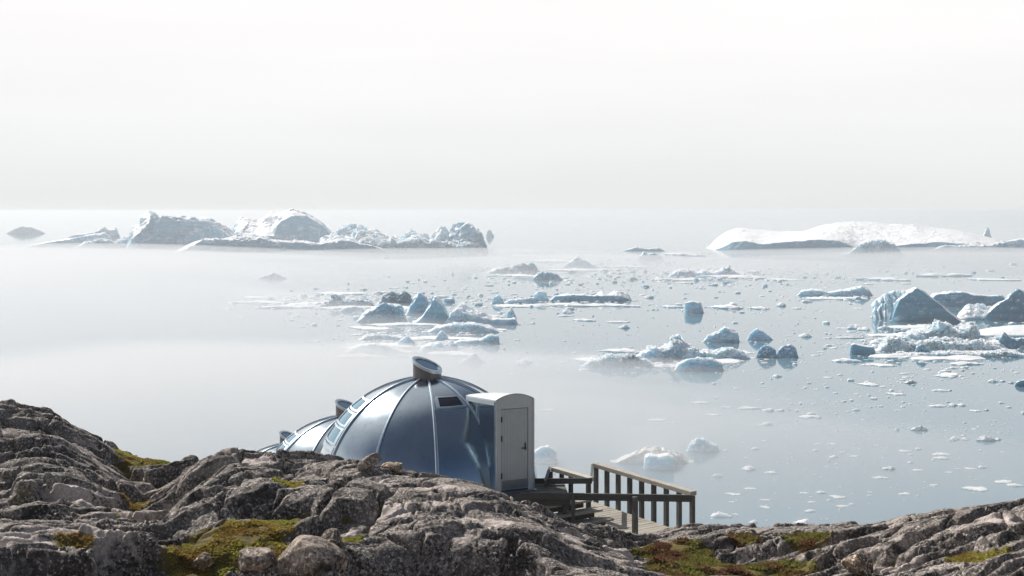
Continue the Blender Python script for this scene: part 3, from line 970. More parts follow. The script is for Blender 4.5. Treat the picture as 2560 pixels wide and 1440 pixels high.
# ------------------------------------------------------------------ boulders
def seen_d(px, y):
    '''distance of the nearest ground that shows at photograph pixel px, y (the crest when y lies above it)'''
    ci = int(np.clip(round(float(np.interp((px - 1280) / F, TT, np.arange(NTC)))), 0, NTC - 1))
    col = HZ - Z[:, ci] / DD * F
    ok = np.where((DD > 13) & (DD < 27) & (col <= y))[0]
    if len(ok): return float(DD[ok[0]])
    m_ = np.where((DD > 13) & (DD < 27), col, 9e9)
    return float(DD[int(np.argmin(m_))])
def boulder(px, y, d, sx, sy, sz, seed, label, rot=(0, 0, 0), mat='stone', cuts=5, name='boulder', sink=0.3, lift=None):
    bm = bmesh.new()
    bmesh.ops.create_icosphere(bm, subdivisions=5, radius=1.0)
    co = np.array([v.co[:] for v in bm.verts])
    rg = np.random.RandomState(seed)
    for k in range(cuts):
        n = rg.normal(size=3); n /= np.linalg.norm(n)
        off = rg.uniform(0.45, 0.8)
        dd = co @ n - off
        co = co - np.where(dd > 0, dd * 0.9, 0)[:, None] * n
    r = 1 + 0.14 * fbm3(co * 1.6 + seed, seed, 3)[:, None] + 0.07 * fbm3(co * 5 + seed, seed + 9, 4)[:, None]
    co = co * r * np.array([sx, sy, sz])
    M3 = np.array(Matrix.Rotation(rot[2], 3, 'Z') @ Matrix.Rotation(rot[1], 3, 'Y') @ Matrix.Rotation(rot[0], 3, 'X'))
    co = co @ M3.T
    for v_, c in zip(bm.verts, co): v_.co = c
    o = bm_obj(name, bm, M[mat], None, smooth=True)
    d = seen_d(px, y)
    x = (px - 1280) * d / F
    zg = ground_at(x, d)
    o.location = (x, d, zg + (co[:, 2].max() * (1 - sink) if lift is None else lift))
    return tag(o, label, 'boulder', 'loose stones on the rock')

boulder(920, 1172, 0, 0.28, 0.18, 0.105, 3, 'grey slab-shaped stone tilted up to the right on the ridge crest', (0, R(-26), 0), cuts=4, sink=0.30)
boulder(985, 1178, 0, 0.215, 0.16, 0.085, 8, 'low flat pale stone on the ridge crest right of the tilted slab', (0, R(4), R(10)), 'stone_tan', 4, sink=0.25)
boulder(2152, 1432, 0, 0.27, 0.24, 0.18, 12, 'tan angular boulder in the right foreground below the ridge', (R(5), R(-6), R(15)), 'stone_tan', 7, sink=0.25)
boulder(640, 1418, 0, 0.23, 0.20, 0.19, 21, 'rounded grey boulder standing in the mossy hollow', (0, 0, 0), 'stone', 4, sink=0.30)
boulder(512, 1424, 0, 0.16, 0.15, 0.125, 24, 'small white-topped stone in the moss at lower left', (0, R(10), 0), 'stone_tan', 6, sink=0.30)
boulder(832, 1382, 0, 0.18, 0.16, 0.15, 27, 'squarish dark stone wedged beside the big slab', (0, R(14), R(20)), 'stone', 7, sink=0.30)
boulder(768, 1436, 0, 0.50, 0.34, 0.27, 31, 'broad speckled grey boulder at the bottom of the mossy hollow', (0, R(6), 0), 'stone', 4, sink=0.45)

# ------------------------------------------------------------------ low vegetation (leaf tufts in the pockets)
rg = np.random.RandomState(7)
def tufts(name, spots, n, h, cols, label):
    """short leaves growing out of the moss pockets, one mass"""
    V, Fc, Cc = [], [], []
    pr = []
    for s_ in spots:
        px, d, rx, rd, k = s_
        m_ = int(n * rx * rd)
        a = rg.uniform(0, 2 * math.pi, m_); q = np.sqrt(rg.uniform(0, 1, m_)) * 0.95
        pr.append(np.stack([(px - 1280) * d / F + np.cos(a) * q * rx, d + np.sin(a) * q * rd], 1))
    pr = np.concatenate(pr)
    keep = perlin(pr[:, 0] * 3.2, pr[:, 1] * 3.2, 91) > -0.25
    pr = pr[keep]
    ti = np.clip(np.round(np.interp(pr[:, 0] / pr[:, 1], TT, np.arange(NTC))), 0, NTC - 1).astype(int)
    di = np.round(np.interp(pr[:, 1], DD, np.arange(NRD))).astype(int)
    zz = Z[di, ti] + EYE
    clump = 0.6 + 0.8 * np.clip(perlin(pr[:, 0] * 4, pr[:, 1] * 4, 92) + 0.4, 0, 1)
    tint = np.clip(0.5 + 0.9 * perlin(pr[:, 0] * 1.6, pr[:, 1] * 1.6, 93) + rg.normal(0, 0.15, len(pr)), 0, 1)
    nb = 5
    vs = np.zeros((len(pr), nb, 4, 3)); 
    for b in range(nb):
        a = rg.uniform(0, 2 * math.pi, len(pr)); ln = h * clump * rg.uniform(0.6, 1.3, len(pr)); w = 0.010 + 0.012 * rg.uniform(0, 1, len(pr))
        lean = rg.uniform(0.25, 1.0, len(pr))
        base = np.stack([pr[:, 0] + rg.normal(0, .015, len(pr)), pr[:, 1] + rg.normal(0, .015, len(pr)), zz - 0.01], 1)
        dirv = np.stack([np.cos(a) * lean, np.sin(a) * lean, np.ones(len(pr))], 1); dirv /= np.linalg.norm(dirv, axis=1)[:, None]
        side = np.stack([-np.sin(a), np.cos(a), np.zeros(len(pr))], 1)
        mid = base + dirv * (ln * 0.55)[:, None]
        tip = base + dirv * ln[:, None]; tip[:, 2] -= 0.15 * ln * lean
        vs[:, b, 0] = base; vs[:, b, 1] = mid + side * w[:, None]; vs[:, b, 2] = tip; vs[:, b, 3] = mid - side * w[:, None]
    vv = vs.reshape(-1, 3)
    me = fast_mesh(name, vv, np.arange(len(vv)).reshape(-1, 4), smooth=False)
    at_ = me.attributes.new('tint', 'FLOAT', 'POINT')
    at_.data.foreach_set('value', np.repeat(tint, nb * 4).astype(np.float32))
    m = NT(name + '_leaf')
    an = m.n('ShaderNodeAttribute', attribute_name='tint')
    lc = m.ramp(an.outputs['Fac'], cols)
    m.l(lc, m.p.inputs['Base Color'])
    tr = m.n('ShaderNodeBsdfTranslucent'); m.l(lc, tr.inputs[0])
    ms = m.n('ShaderNodeMixShader'); ms.inputs[0].default_value = 0.4
    m.l(m.p.outputs[0], ms.inputs[1]); m.l(tr.outputs[0], ms.inputs[2]); m.l(ms.outputs[0], m.out.inputs[0])
    m.p.inputs['Roughness'].default_value = 0.75
    m.p.inputs['Specular IOR Level'].default_value = 0.2
    o = mobj(name, me, m.m)
    return tag(o, label, 'plants', kind='stuff')
tufts('heath_plants', MOSS[7:13] + [MOSS[16]], 3000, 0.06, [(0.2, (0.19, 0.09, 0.055)), (0.42, (0.24, 0.18, 0.06)), (0.68, (0.23, 0.21, 0.06)), (0.95, (0.25, 0.265, 0.07))],
      'low green and russet heath plants in the right hollow')
tufts('moss_cushion', MOSS[:7] + MOSS[13:16] + [MOSS[17]], 4200, 0.034, [(0.1, (0.28, 0.18, 0.055)), (0.4, (0.39, 0.31, 0.075)), (0.7, (0.40, 0.36, 0.08)), (0.95, (0.34, 0.34, 0.08))],
      'yellow green moss and grass filling the rock pockets')

# ------------------------------------------------------------------ icebergs
BG = 'icebergs in the fjord'
def berg(label, wl, sil, front=None, depth=None, rough=0.10, ridge=0.55, fy=None, seed=1, mat='ice', name='iceberg', cat='iceberg', group=BG, lean=0.12, fine=1.0, cliffrows=14, flute=0.0, fmask=((0, 1), (3000, 1)), smoothp=None, block=0.55):
    d0 = F * EYE / (wl - HZ)
    a, b = sil[0][0], sil[-1][0]
    N = int(np.clip((b - a) * 0.75, 26, 320))
    px = np.linspace(a, b, N)
    ys = np.interp(px, [p[0] for p in sil], [p[1] for p in sil])
    yf = np.interp(px, [p[0] for p in front], [p[1] for p in front]) if front else ys + (wl - ys) * 0.06
    sg = max(0.8, N * 0.008) if smoothp is None else smoothp
    ys = gblur(ys[None, :], sg, 1)[0]; yf = gblur(yf[None, :], sg, 1)[0]
    back = np.interp(px, [p[0] for p in fy], [p[1] for p in fy]) if fy else np.zeros(N)
    wid = (b - a) * d0 / F
    dep = depth if depth else max(0.45 * wid, 3.0)
    e = np.clip(np.minimum(px - a, b - px) / (0.22 * (b - a)), 0, 1)
    plan = np.sqrt(1 - (1 - e) ** 2)                   # rounded plan outline
    dF = d0 + back + dep * 0.30 * (1 - plan)
    dRi = dF + dep * ridge * (0.25 + 0.75 * plan)
    dB = dRi + dep * (1 - ridge) * (0.25 + 0.75 * plan)
    zr = EYE - (ys - HZ) * dRi / F
    zf = np.minimum(EYE - (yf - HZ) * dF / F, zr)
    zr = np.maximum(zr, 0.03); zf = np.maximum(zf, 0.02)
    if not np.isscalar(lean): lean = np.interp(px, [p[0] for p in lean], [p[1] for p in lean])
    if flute:
        fl_ = np.abs(perlin(px * 0.09, np.zeros(N) + seed, seed)) + 0.5 * np.abs(perlin(px * 0.21, np.zeros(N) + 3.3, seed + 1))
        dF = dF + flute * fl_ * np.interp(px, [p[0] for p in fmask], [p[1] for p in fmask])
    rows = []
    hm = float(np.max(zr))
    for i in range(cliffrows):
        t = i / (cliffrows - 1)
        rows.append((dF + lean * zf * t, -1.2 + (zf + 1.2) * t))
    nt = 20
    for i in range(1, nt + 1):
        t = i / nt
        rows.append((dF + lean * zf + (dRi - dF - lean * zf).clip(0.05) * t, zf + (zr - zf) * (t ** 0.85)))
    for i in range(1, 11):
        t = i / 10
        rows.append((dRi + (dB - dRi) * t, zr * (1 - t ** 1.6) - 1.2 * t))
    Yv = np.array([r[0] for r in rows]); Zv = np.array([r[1] for r in rows])
    Xv = (px[None, :] - 1280) * Yv / F
    P = np.stack([Xv, Yv, Zv], -1)
    loc = np.maximum(zr, 0.15 * hm)[None, :, None] * np.ones((len(rows), 1, 1))
    disp = np.zeros_like(P)
    for k, (wl_, am) in enumerate(((0.95, 1.0), (0.45, 0.6), (0.2, 0.38), (0.09, 0.20 * fine))):
        q = P / (hm * wl_)
        for c in range(3):
            n_ = 1 - 2.4 * np.abs(vnoise3(q + 31.7 * c + seed, seed * 7 + k * 3 + c)) if k in (1, 2) else vnoise3(q + 31.7 * c + seed, seed * 7 + k * 3 + c)
            disp[..., c] += am * n_ * (1.0 if c < 2 else 0.8)
    # broken blocks: whole chunks pushed in or out
    qb = P / (hm * np.array([0.34, 0.34, 0.5])) + 0.35 * np.stack([vnoise3(P / (hm * 0.5) + 7.1 * c, seed + 50 + c) for c in range(3)], -1)
    ib_ = np.floor(qb)
    for c in range(3):
        disp[..., c] += block * (_h(ib_[..., 0], ib_[..., 1], seed * 5 + c, ib_[..., 2]) / 2147483648.0 - 1.0)
    disp *= rough * loc * smooth01(Zv, -0.6, 0.25 * hm)[..., None]
    P = P + disp
    cx, cy = (0.5 * (a + b) - 1280) * d0 / F, d0
    P = P - np.array([cx, cy, 0])
    me = fast_mesh(name, P.reshape(-1, 3), grid_faces(len(rows), N), smooth=False)
    o = mobj(name, me, M[mat])
    o.location = (cx, cy, 0)
    return tag(o, label, cat, group)

# far row ---------------------------------------------------------------
berg('faint rounded iceberg at the far left in the mist', 584, [(14, 584), (30, 575), (52, 566), (78, 567), (98, 575), (116, 584)], seed=2, rough=.05)
berg('faint long low iceberg in mist left of the big massif', 606, [(150, 606), (180, 588), (240, 580), (262, 566), (268, 573), (290, 570), (305, 606)], seed=3, rough=.06)
berg('pale misty iceberg with a blunt right end at far left', 617, [(60, 617), (110, 606), (180, 596), (215, 588), (262, 582), (276, 592), (290, 617)], seed=4, rough=.07)
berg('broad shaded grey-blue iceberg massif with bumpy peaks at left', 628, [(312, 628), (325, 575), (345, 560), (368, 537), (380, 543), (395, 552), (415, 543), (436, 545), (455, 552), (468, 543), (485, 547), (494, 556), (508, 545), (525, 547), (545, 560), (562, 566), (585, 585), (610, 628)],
     front=[(312, 628), (330, 600), (360, 575), (380, 552), (440, 556), (520, 560), (560, 578), (590, 600), (610, 628)], depth=120, mat='ice_wall_shaded', seed=5, rough=.10)
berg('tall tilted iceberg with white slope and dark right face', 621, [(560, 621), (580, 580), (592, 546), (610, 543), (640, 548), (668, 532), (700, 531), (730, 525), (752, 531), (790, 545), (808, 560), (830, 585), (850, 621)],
     front=[(560, 621), (585, 600), (600, 592), (640, 596), (680, 592), (700, 556), (720, 545), (760, 543), (800, 558), (826, 588), (850, 621)], depth=150, mat='ice_wall_shaded', seed=6, rough=.07)
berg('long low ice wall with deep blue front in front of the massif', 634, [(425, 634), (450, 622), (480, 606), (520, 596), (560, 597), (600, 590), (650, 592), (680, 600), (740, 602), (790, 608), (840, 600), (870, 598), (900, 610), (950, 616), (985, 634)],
     front=[(425, 634), (470, 622), (500, 602), (560, 601), (640, 599), (690, 605), (760, 609), (840, 603), (880, 602), (940, 618), (985, 634)], depth=70, mat='ice_wall_shaded', seed=7, rough=.10)
berg('jagged crumbling iceberg of white ice blocks between the two big massifs', 629, [(780, 629), (810, 592), (840, 583), (870, 575), (885, 580), (900, 568), (920, 578), (945, 585), (960, 590), (985, 588), (1010, 592), (1035, 578), (1045, 588), (1055, 583), (1065, 596), (1080, 596), (1110, 629)],
     front=[(780, 629), (820, 612), (900, 612), (1000, 618), (1080, 618), (1110, 629)], depth=90, seed=8, rough=.26, fine=1.6)
berg('ragged white ice skirt in front of the crumbling iceberg', 632, [(800, 632), (830, 612), (860, 606), (885, 612), (915, 604), (950, 610), (975, 602), (1005, 608), (1040, 604), (1075, 610), (1110, 606), (1150, 612), (1185, 608), (1226, 632)], seed=108, rough=.34, fine=1.8, depth=40)
berg('low broken ice joining the misty left bergs to the massif', 622, [(180, 622), (215, 606), (250, 600), (285, 606), (310, 596), (335, 600), (365, 606), (400, 622)], seed=109, rough=.24, fine=1.6, depth=40)
berg('pointed white ice peak left of the rounded blue end peak', 630, [(1050, 630), (1075, 596), (1090, 580), (1104, 567), (1112, 578), (1120, 592), (1140, 630)], front=[(1050, 630), (1085, 605), (1104, 572), (1118, 600), (1140, 630)], seed=9, rough=.14)
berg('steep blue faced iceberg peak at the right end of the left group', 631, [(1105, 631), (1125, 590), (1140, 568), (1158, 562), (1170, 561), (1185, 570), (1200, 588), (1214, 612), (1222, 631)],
     front=[(1105, 631), (1140, 615), (1160, 600), (1170, 563), (1186, 572), (1205, 598), (1222, 631)], depth=60, mat='ice_wall_shaded', seed=10, rough=.15, fine=1.5)
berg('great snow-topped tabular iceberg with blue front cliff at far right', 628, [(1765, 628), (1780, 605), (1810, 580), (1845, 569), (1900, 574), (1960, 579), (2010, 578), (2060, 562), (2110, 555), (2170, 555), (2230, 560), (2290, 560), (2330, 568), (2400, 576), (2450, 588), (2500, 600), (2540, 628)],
     front=[(1765, 628), (1800, 622), (1830, 604), (1870, 605), (1900, 611), (1960, 605), (2020, 602), (2070, 600), (2110, 606), (2140, 620), (2200, 618), (2240, 614), (2320, 608), (2360, 607), (2420, 610), (2480, 616), (2540, 628)], depth=330, ridge=0.7, mat='ice_wall_shaded', seed=11, rough=.04, smoothp=4, block=0.25)
berg('striated low white ice ramp in front of the tabular iceberg', 640, [(2100, 640), (2125, 630), (2155, 612), (2175, 606), (2205, 605), (2235, 614), (2260, 640)], seed=12, rough=.2)
berg('low dark-fronted ice ridge at the right end of the tabular iceberg', 629, [(2320, 629), (2350, 614), (2400, 610), (2440, 606), (2480, 612), (2500, 604), (2515, 606), (2530, 629)], front=[(2320, 629), (2360, 616), (2440, 618), (2490, 612), (2515, 608), (2530, 629)], mat='ice_wall_shaded', seed=13, rough=.12)
berg('rounded pale iceberg cut by the right picture edge on the far row', 625, [(2475, 625), (2510, 604), (2550, 597), (2620, 592), (2680, 625)], seed=14, rough=.06)
berg('lone small ice pinnacle on the skyline above the tabular iceberg', 600, [(2455, 600), (2461, 585), (2465, 569), (2472, 576), (2482, 600)], seed=15, rough=.1, depth=30)
berg('tiny bit of ice right of the left iceberg group', 592, [(1214, 592), (1219, 576), (1224, 574), (1230, 582), (1236, 592)], seed=16, rough=.1, depth=20)
# misty middle bergs
berg('faint pyramid-shaped iceberg in mid distance mist', 668, [(1405, 668), (1430, 652), (1443, 643), (1460, 650), (1478, 660), (1505, 668)], seed=17, rough=.1)
berg('faint twin-lobed iceberg below the gap between the massifs', 650, [(1590, 650), (1602, 638), (1610, 630), (1618, 637), (1636, 633), (1650, 640), (1662, 650)], seed=18, rough=.12)
berg('faint small iceberg beside the twin-lobed one', 628, [(1550, 628), (1575, 622), (1590, 617), (1605, 621), (1622, 622), (1645, 619), (1665, 628)], seed=19, rough=.12)
berg('crumbly low ice bar in mist left of the pyramid-shaped berg', 682, [(1215, 682), (1240, 672), (1270, 668), (1290, 665), (1310, 662), (1335, 664), (1350, 682)], seed=20, rough=.3, fine=2)
berg('small blurred ice hummock under the crumbly bar', 700, [(1330, 700), (1342, 683), (1355, 679), (1375, 682), (1390, 686), (1410, 700)], seed=21, rough=.2)
berg('broken low ice ridge with a dark knob right of centre', 692, [(1670, 692), (1690, 678), (1720, 676), (1742, 682), (1760, 676), (1790, 680), (1808, 672), (1820, 668), (1830, 678), (1860, 682), (1900, 692)], seed=22, rough=.3, fine=2, mat='ice')
berg('small bumpy ice ridge at far left of the middle water', 697, [(640, 697), (660, 688), (682, 682), (700, 688), (722, 697)], seed=23, rough=.2)
# centre cluster
berg('left fin of the two dark ice fins in the centre', 790, [(1012, 790), (1025, 765), (1034, 745), (1048, 731), (1062, 740), (1075, 760), (1088, 790)], front=[(1012, 790), (1028, 764), (1048, 735), (1064, 748), (1088, 790)], mat='ice_wall_shaded', seed=24, rough=.07, depth=18)
berg('right fin of the two dark ice fins in the centre', 808, [(1030, 808), (1055, 790), (1072, 765), (1078, 748), (1088, 741), (1100, 749), (1112, 768), (1122, 785), (1150, 808)], front=[(1030, 808), (1060, 790), (1086, 746), (1108, 766), (1150, 808)], mat='ice_wall_shaded', seed=25, rough=.06, depth=18)
berg('broad dark grey ice cliff left of the two fins', 806, [(890, 806), (905, 785), (930, 768), (955, 760), (985, 760), (1003, 766), (1012, 785), (1020, 806)], front=[(890, 806), (925, 780), (955, 764), (1000, 767), (1020, 806)], mat='ice_wall_shaded', seed=26, rough=.10)
berg('low ice shelf stretching right of the two fins', 812, [(1110, 812), (1128, 780), (1140, 765), (1160, 760), (1178, 768), (1200, 780), (1230, 792), (1260, 796), (1288, 794), (1296, 812)], front=[(1110, 812), (1132, 780), (1170, 785), (1220, 798), (1290, 798), (1296, 812)], seed=27, rough=.12)
berg('small dark ice spike at the right end of the low shelf', 797, [(1264, 797), (1270, 780), (1277, 767), (1284, 778), (1292, 797)], seed=28, rough=.08)
berg('dark rubbly ice heap behind the broad grey cliff', 762, [(945, 762), (960, 738), (980, 732), (1000, 735), (1015, 730), (1040, 762)], seed=29, rough=.26, fine=2, mat='ice_shaded')
berg('long dark narrow ice strip left of the centre cluster', 766, [(700, 766), (730, 758), (780, 756), (820, 752), (840, 740), (855, 750), (900, 748), (925, 752), (945, 766)], seed=30, rough=.26, fine=2, mat='ice_shaded')
berg('rounded ice slab joined to the dark strip', 779, [(846, 779), (860, 768), (885, 765), (905, 768), (925, 779)], seed=31, rough=.1)
berg('white ice shelf at the lower left of the centre cluster', 882, [(860, 882), (880, 868), (905, 860), (935, 858), (965, 862), (1000, 872), (1030, 882)], seed=32, rough=.14)
berg('blue-white ice block at the lower right of the centre cluster', 880, [(1045, 880), (1055, 866), (1075, 856), (1105, 852), (1130, 850), (1142, 862), (1146, 880)], front=[(1045, 880), (1060, 868), (1100, 860), (1140, 864), (1146, 880)], seed=33, rough=.1)
berg('small blue ice cone behind the lower right block', 850, [(1086, 850), (1094, 836), (1104, 824), (1114, 834), (1124, 850)], seed=34, rough=.08)
berg('pale ice cone above the white lower shelf', 868, [(985, 868), (1000, 850), (1016, 840), (1032, 850), (1048, 868)], seed=35, rough=.1)
berg('flat white ice raft under the low shelf', 832, [(1060, 832), (1090, 816), (1130, 808), (1180, 808), (1225, 814), (1258, 832)], seed=36, rough=.16)
berg('thin ice ledge with a hanging right end in the cluster', 862, [(1115, 862), (1150, 848), (1200, 846), (1225, 836), (1250, 830), (1236, 862)] if False else [(1115, 862), (1150, 850), (1200, 848), (1225, 836), (1243, 840), (1250, 862)], seed=37, rough=.18)
berg('white broken ice raft left of the blue cone', 850, [(895, 850), (915, 838), (945, 836), (975, 838), (1010, 842), (1040, 850)], seed=38, rough=.3, fine=2)
berg('lone dark ice floe peak right of the chimney', 907, [(1145, 907), (1165, 897), (1183, 884), (1198, 893), (1225, 907)], seed=39, rough=.14)
# middle bar
berg('small round ice knob at the left end of the middle bar', 760, [(1229, 760), (1234, 744), (1245, 738), (1255, 744), (1262, 760)], seed=40, rough=.08)
berg('rounded dark ice knob on the middle bar', 752, [(1330, 752), (1336, 734), (1350, 726), (1364, 730), (1374, 752)], seed=41, rough=.08)
berg('long flat ice bar with a blue front in the middle', 754, [(1374, 754), (1384, 740), (1420, 734), (1460, 735), (1485, 738), (1505, 728), (1520, 734), (1545, 726), (1570, 734), (1582, 754)], front=[(1374, 754), (1386, 742), (1440, 736), (1500, 741), (1550, 740), (1582, 754)], mat='ice_wall_shaded', seed=42, rough=.08, depth=18)
berg('thin ice shelf between the two knobs of the middle bar', 758, [(1258, 758), (1275, 749), (1310, 746), (1335, 744), (1345, 758)], seed=43, rough=.14)
berg('squarish pale ice block standing alone right of the middle bar', 783, [(1709, 783), (1712, 756), (1730, 752), (1752, 755), (1760, 783)], front=[(1709, 783), (1712, 757), (1730, 754), (1756, 757), (1760, 783)], seed=44, rough=.03, depth=10)
berg('flat low ice bar with a ragged top near the right pyramids', 740, [(1990, 740), (2005, 726), (2030, 722), (2055, 724), (2070, 730), (2110, 724), (2150, 716), (2170, 722), (2184, 740)], seed=45, rough=.14)
berg('low pale ice ledge at the left of the misty mid-right group', 918, [(1450, 918), (1472, 902), (1500, 898), (1520, 890), (1545, 893), (1580, 890), (1610, 896), (1650, 918)], seed=46, rough=.28, fine=1.8, depth=9)
berg('faint humped ice with a small blue peak in the misty mid-right group', 904, [(1570, 904), (1600, 884), (1625, 872), (1660, 868), (1682, 853), (1698, 849), (1712, 862), (1740, 872), (1765, 904)], seed=146, rough=.24, fine=1.8, depth=12)
berg('long low grey ice ridge between the faint hump and the dark mounds', 898, [(1730, 898), (1760, 874), (1785, 880), (1810, 870), (1835, 872), (1860, 882), (1885, 898)], seed=147, rough=.22, fine=1.6, depth=9)
berg('rounded grey ice mound with striped top in front of the misty hummock', 928, [(1684, 928), (1696, 908), (1715, 898), (1745, 893), (1780, 896), (1800, 906), (1812, 928)], seed=47, rough=.10)
berg('pale rounded iceberg above the twin dark mounds', 850, [(1866, 850), (1876, 834), (1890, 823), (1905, 826), (1922, 838), (1934, 850)], seed=48, rough=.08)
berg('faint ragged iceberg left of the pale rounded one', 856, [(1755, 856), (1768, 840), (1785, 832), (1800, 822), (1820, 818), (1840, 830), (1850, 856)], seed=49, rough=.18)
berg('left of the twin dark blue ice mounds', 894, [(1890, 894), (1895, 874), (1908, 865), (1925, 866), (1938, 874), (1944, 894)], seed=50, rough=.10, mat='ice_wall_shaded')
berg('right of the twin dark blue ice mounds', 894, [(1940, 894), (1947, 872), (1960, 863), (1975, 862), (1988, 872), (1997, 894)], seed=51, rough=.10, mat='ice_wall_shaded')
# right pyramids
pyr = berg('big dark triangular iceberg with fluted white left flank', 806, [(2226, 806), (2240, 752), (2262, 732), (2276, 722), (2287, 719), (2300, 725), (2320, 738), (2345, 755), (2370, 775), (2398, 796), (2412, 806)],
     front=[(2226, 806), (2246, 752), (2287, 722), (2320, 742), (2370, 780), (2412, 806)], depth=22, seed=52, rough=.05, lean=0.25, mat='ice_shaded', cliffrows=30, block=0.2)
flank = berg('pale fluted flank', 804, [(2176, 804), (2184, 760), (2194, 744), (2215, 736), (2232, 728), (2245, 732), (2262, 730), (2276, 724), (2284, 804)],
     fy=[(2176, 15), (2225, 8), (2258, 1), (2284, 2)], depth=18, seed=152, rough=.10, lean=0.55, cliffrows=30, flute=4.0, name='fluted_flank', block=0.5)
for k_ in ('category', 'group'): del flank[k_]
flank.parent = pyr
flank.location = Vector(flank.location) - Vector(pyr.location)
berg('long grey-blue ice wall behind the two triangular icebergs', 765, [(2315, 765), (2330, 735), (2360, 730), (2400, 727), (2440, 735), (2480, 738), (2505, 737), (2530, 765)], front=[(2315, 765), (2335, 738), (2400, 731), (2500, 740), (2530, 765)], mat='ice_wall_shaded', seed=53, rough=.06, depth=16)
berg('dark triangular iceberg cut by the right picture edge', 802, [(2452, 802), (2475, 772), (2495, 757), (2510, 750), (2525, 738), (2540, 726), (2552, 725), (2562, 738), (2600, 780), (2620, 802)], front=[(2452, 802), (2490, 768), (2520, 748), (2545, 729), (2565, 744), (2620, 802)], depth=22, seed=54, rough=.07, lean=0.2, mat='ice_shaded', cliffrows=22)
berg('snowy ice saddle joining the two triangular icebergs', 800, [(2385, 800), (2400, 778), (2420, 764), (2450, 762), (2475, 768), (2490, 800)], front=[(2385, 800), (2420, 795), (2470, 796), (2490, 800)], depth=16, seed=55, rough=.12)
berg('smooth white snow slab at the right edge below the triangular iceberg', 842, [(2420, 842), (2440, 826), (2480, 818), (2530, 813), (2600, 812), (2640, 842)], front=[(2420, 842), (2480, 838), (2560, 838), (2640, 842)], depth=26, seed=56, rough=.03)
berg('dark lumpy ice block at the right edge on the rubble field', 872, [(2494, 872), (2500, 842), (2512, 832), (2524, 842), (2540, 848), (2556, 844), (2590, 850), (2610, 872)], seed=57, rough=.12, mat='ice_shaded')
berg('rectangular dark ice block at the left of the rubble field', 887, [(2124, 887), (2127, 861), (2134, 857), (2145, 860), (2165, 863), (2184, 865), (2190, 887)], front=[(2124, 887), (2127, 862), (2145, 861), (2186, 866), (2190, 887)], seed=58, rough=.03, mat='ice_shaded', depth=8)
berg('dark cracked ice chunk in front of the rubble field', 890, [(2284, 890), (2290, 870), (2300, 862), (2312, 862), (2322, 874), (2328, 890)], seed=59, rough=.12, mat='ice_shaded')
berg('rubble ridge of tumbled ice below the big triangular iceberg', 852, [(2195, 852), (2225, 838), (2260, 832), (2300, 826), (2330, 818), (2350, 812), (2365, 820), (2400, 822), (2435, 815), (2455, 852)], seed=60, rough=.42, fine=2.2, depth=22)
berg('lower rubble ridge of broken ice in front of the first', 880, [(2186, 880), (2200, 862), (2225, 846), (2250, 850), (2300, 856), (2350, 850), (2400, 856), (2450, 852), (2500, 862), (2540, 880)], seed=61, rough=.42, fine=2.2, depth=18)
berg('front fringe of flat rubble ice at the water edge', 893, [(2196, 893), (2230, 884), (2300, 880), (2380, 878), (2440, 880), (2520, 876), (2600, 893)], seed=62, rough=.35, fine=2, depth=10)
berg('dark angular ice lump on the water at the right edge', 966, [(2535, 966), (2542, 954), (2552, 950), (2580, 950), (2596, 966)], seed=63, rough=.1, mat='ice_shaded')
# near misty ones
berg('large faint brownish hazy iceberg above the boardwalk', 1160, [(1525, 1160), (1550, 1143), (1585, 1128), (1612, 1119), (1640, 1116), (1665, 1122), (1700, 1132), (1735, 1160)], seed=64, rough=.12, mat='hazed')
berg('pale square ice block directly above the boardwalk rail', 1176, [(1608, 1176), (1612, 1140), (1622, 1133), (1645, 1136), (1668, 1132), (1682, 1138), (1690, 1176)], front=[(1608, 1176), (1613, 1142), (1645, 1139), (1684, 1142), (1690, 1176)], seed=65, rough=.05, depth=5)
berg('ragged small iceberg right of the hazy brownish one', 1130, [(1716, 1130), (1726, 1106), (1740, 1097), (1760, 1096), (1772, 1108), (1792, 1110), (1800, 1130)], seed=66, rough=.16)
berg('pale ice block right beside the igloo porch', 1160, [(1322, 1160), (1332, 1128), (1350, 1116), (1370, 1116), (1388, 1128), (1396, 1160)], seed=67, rough=.10)

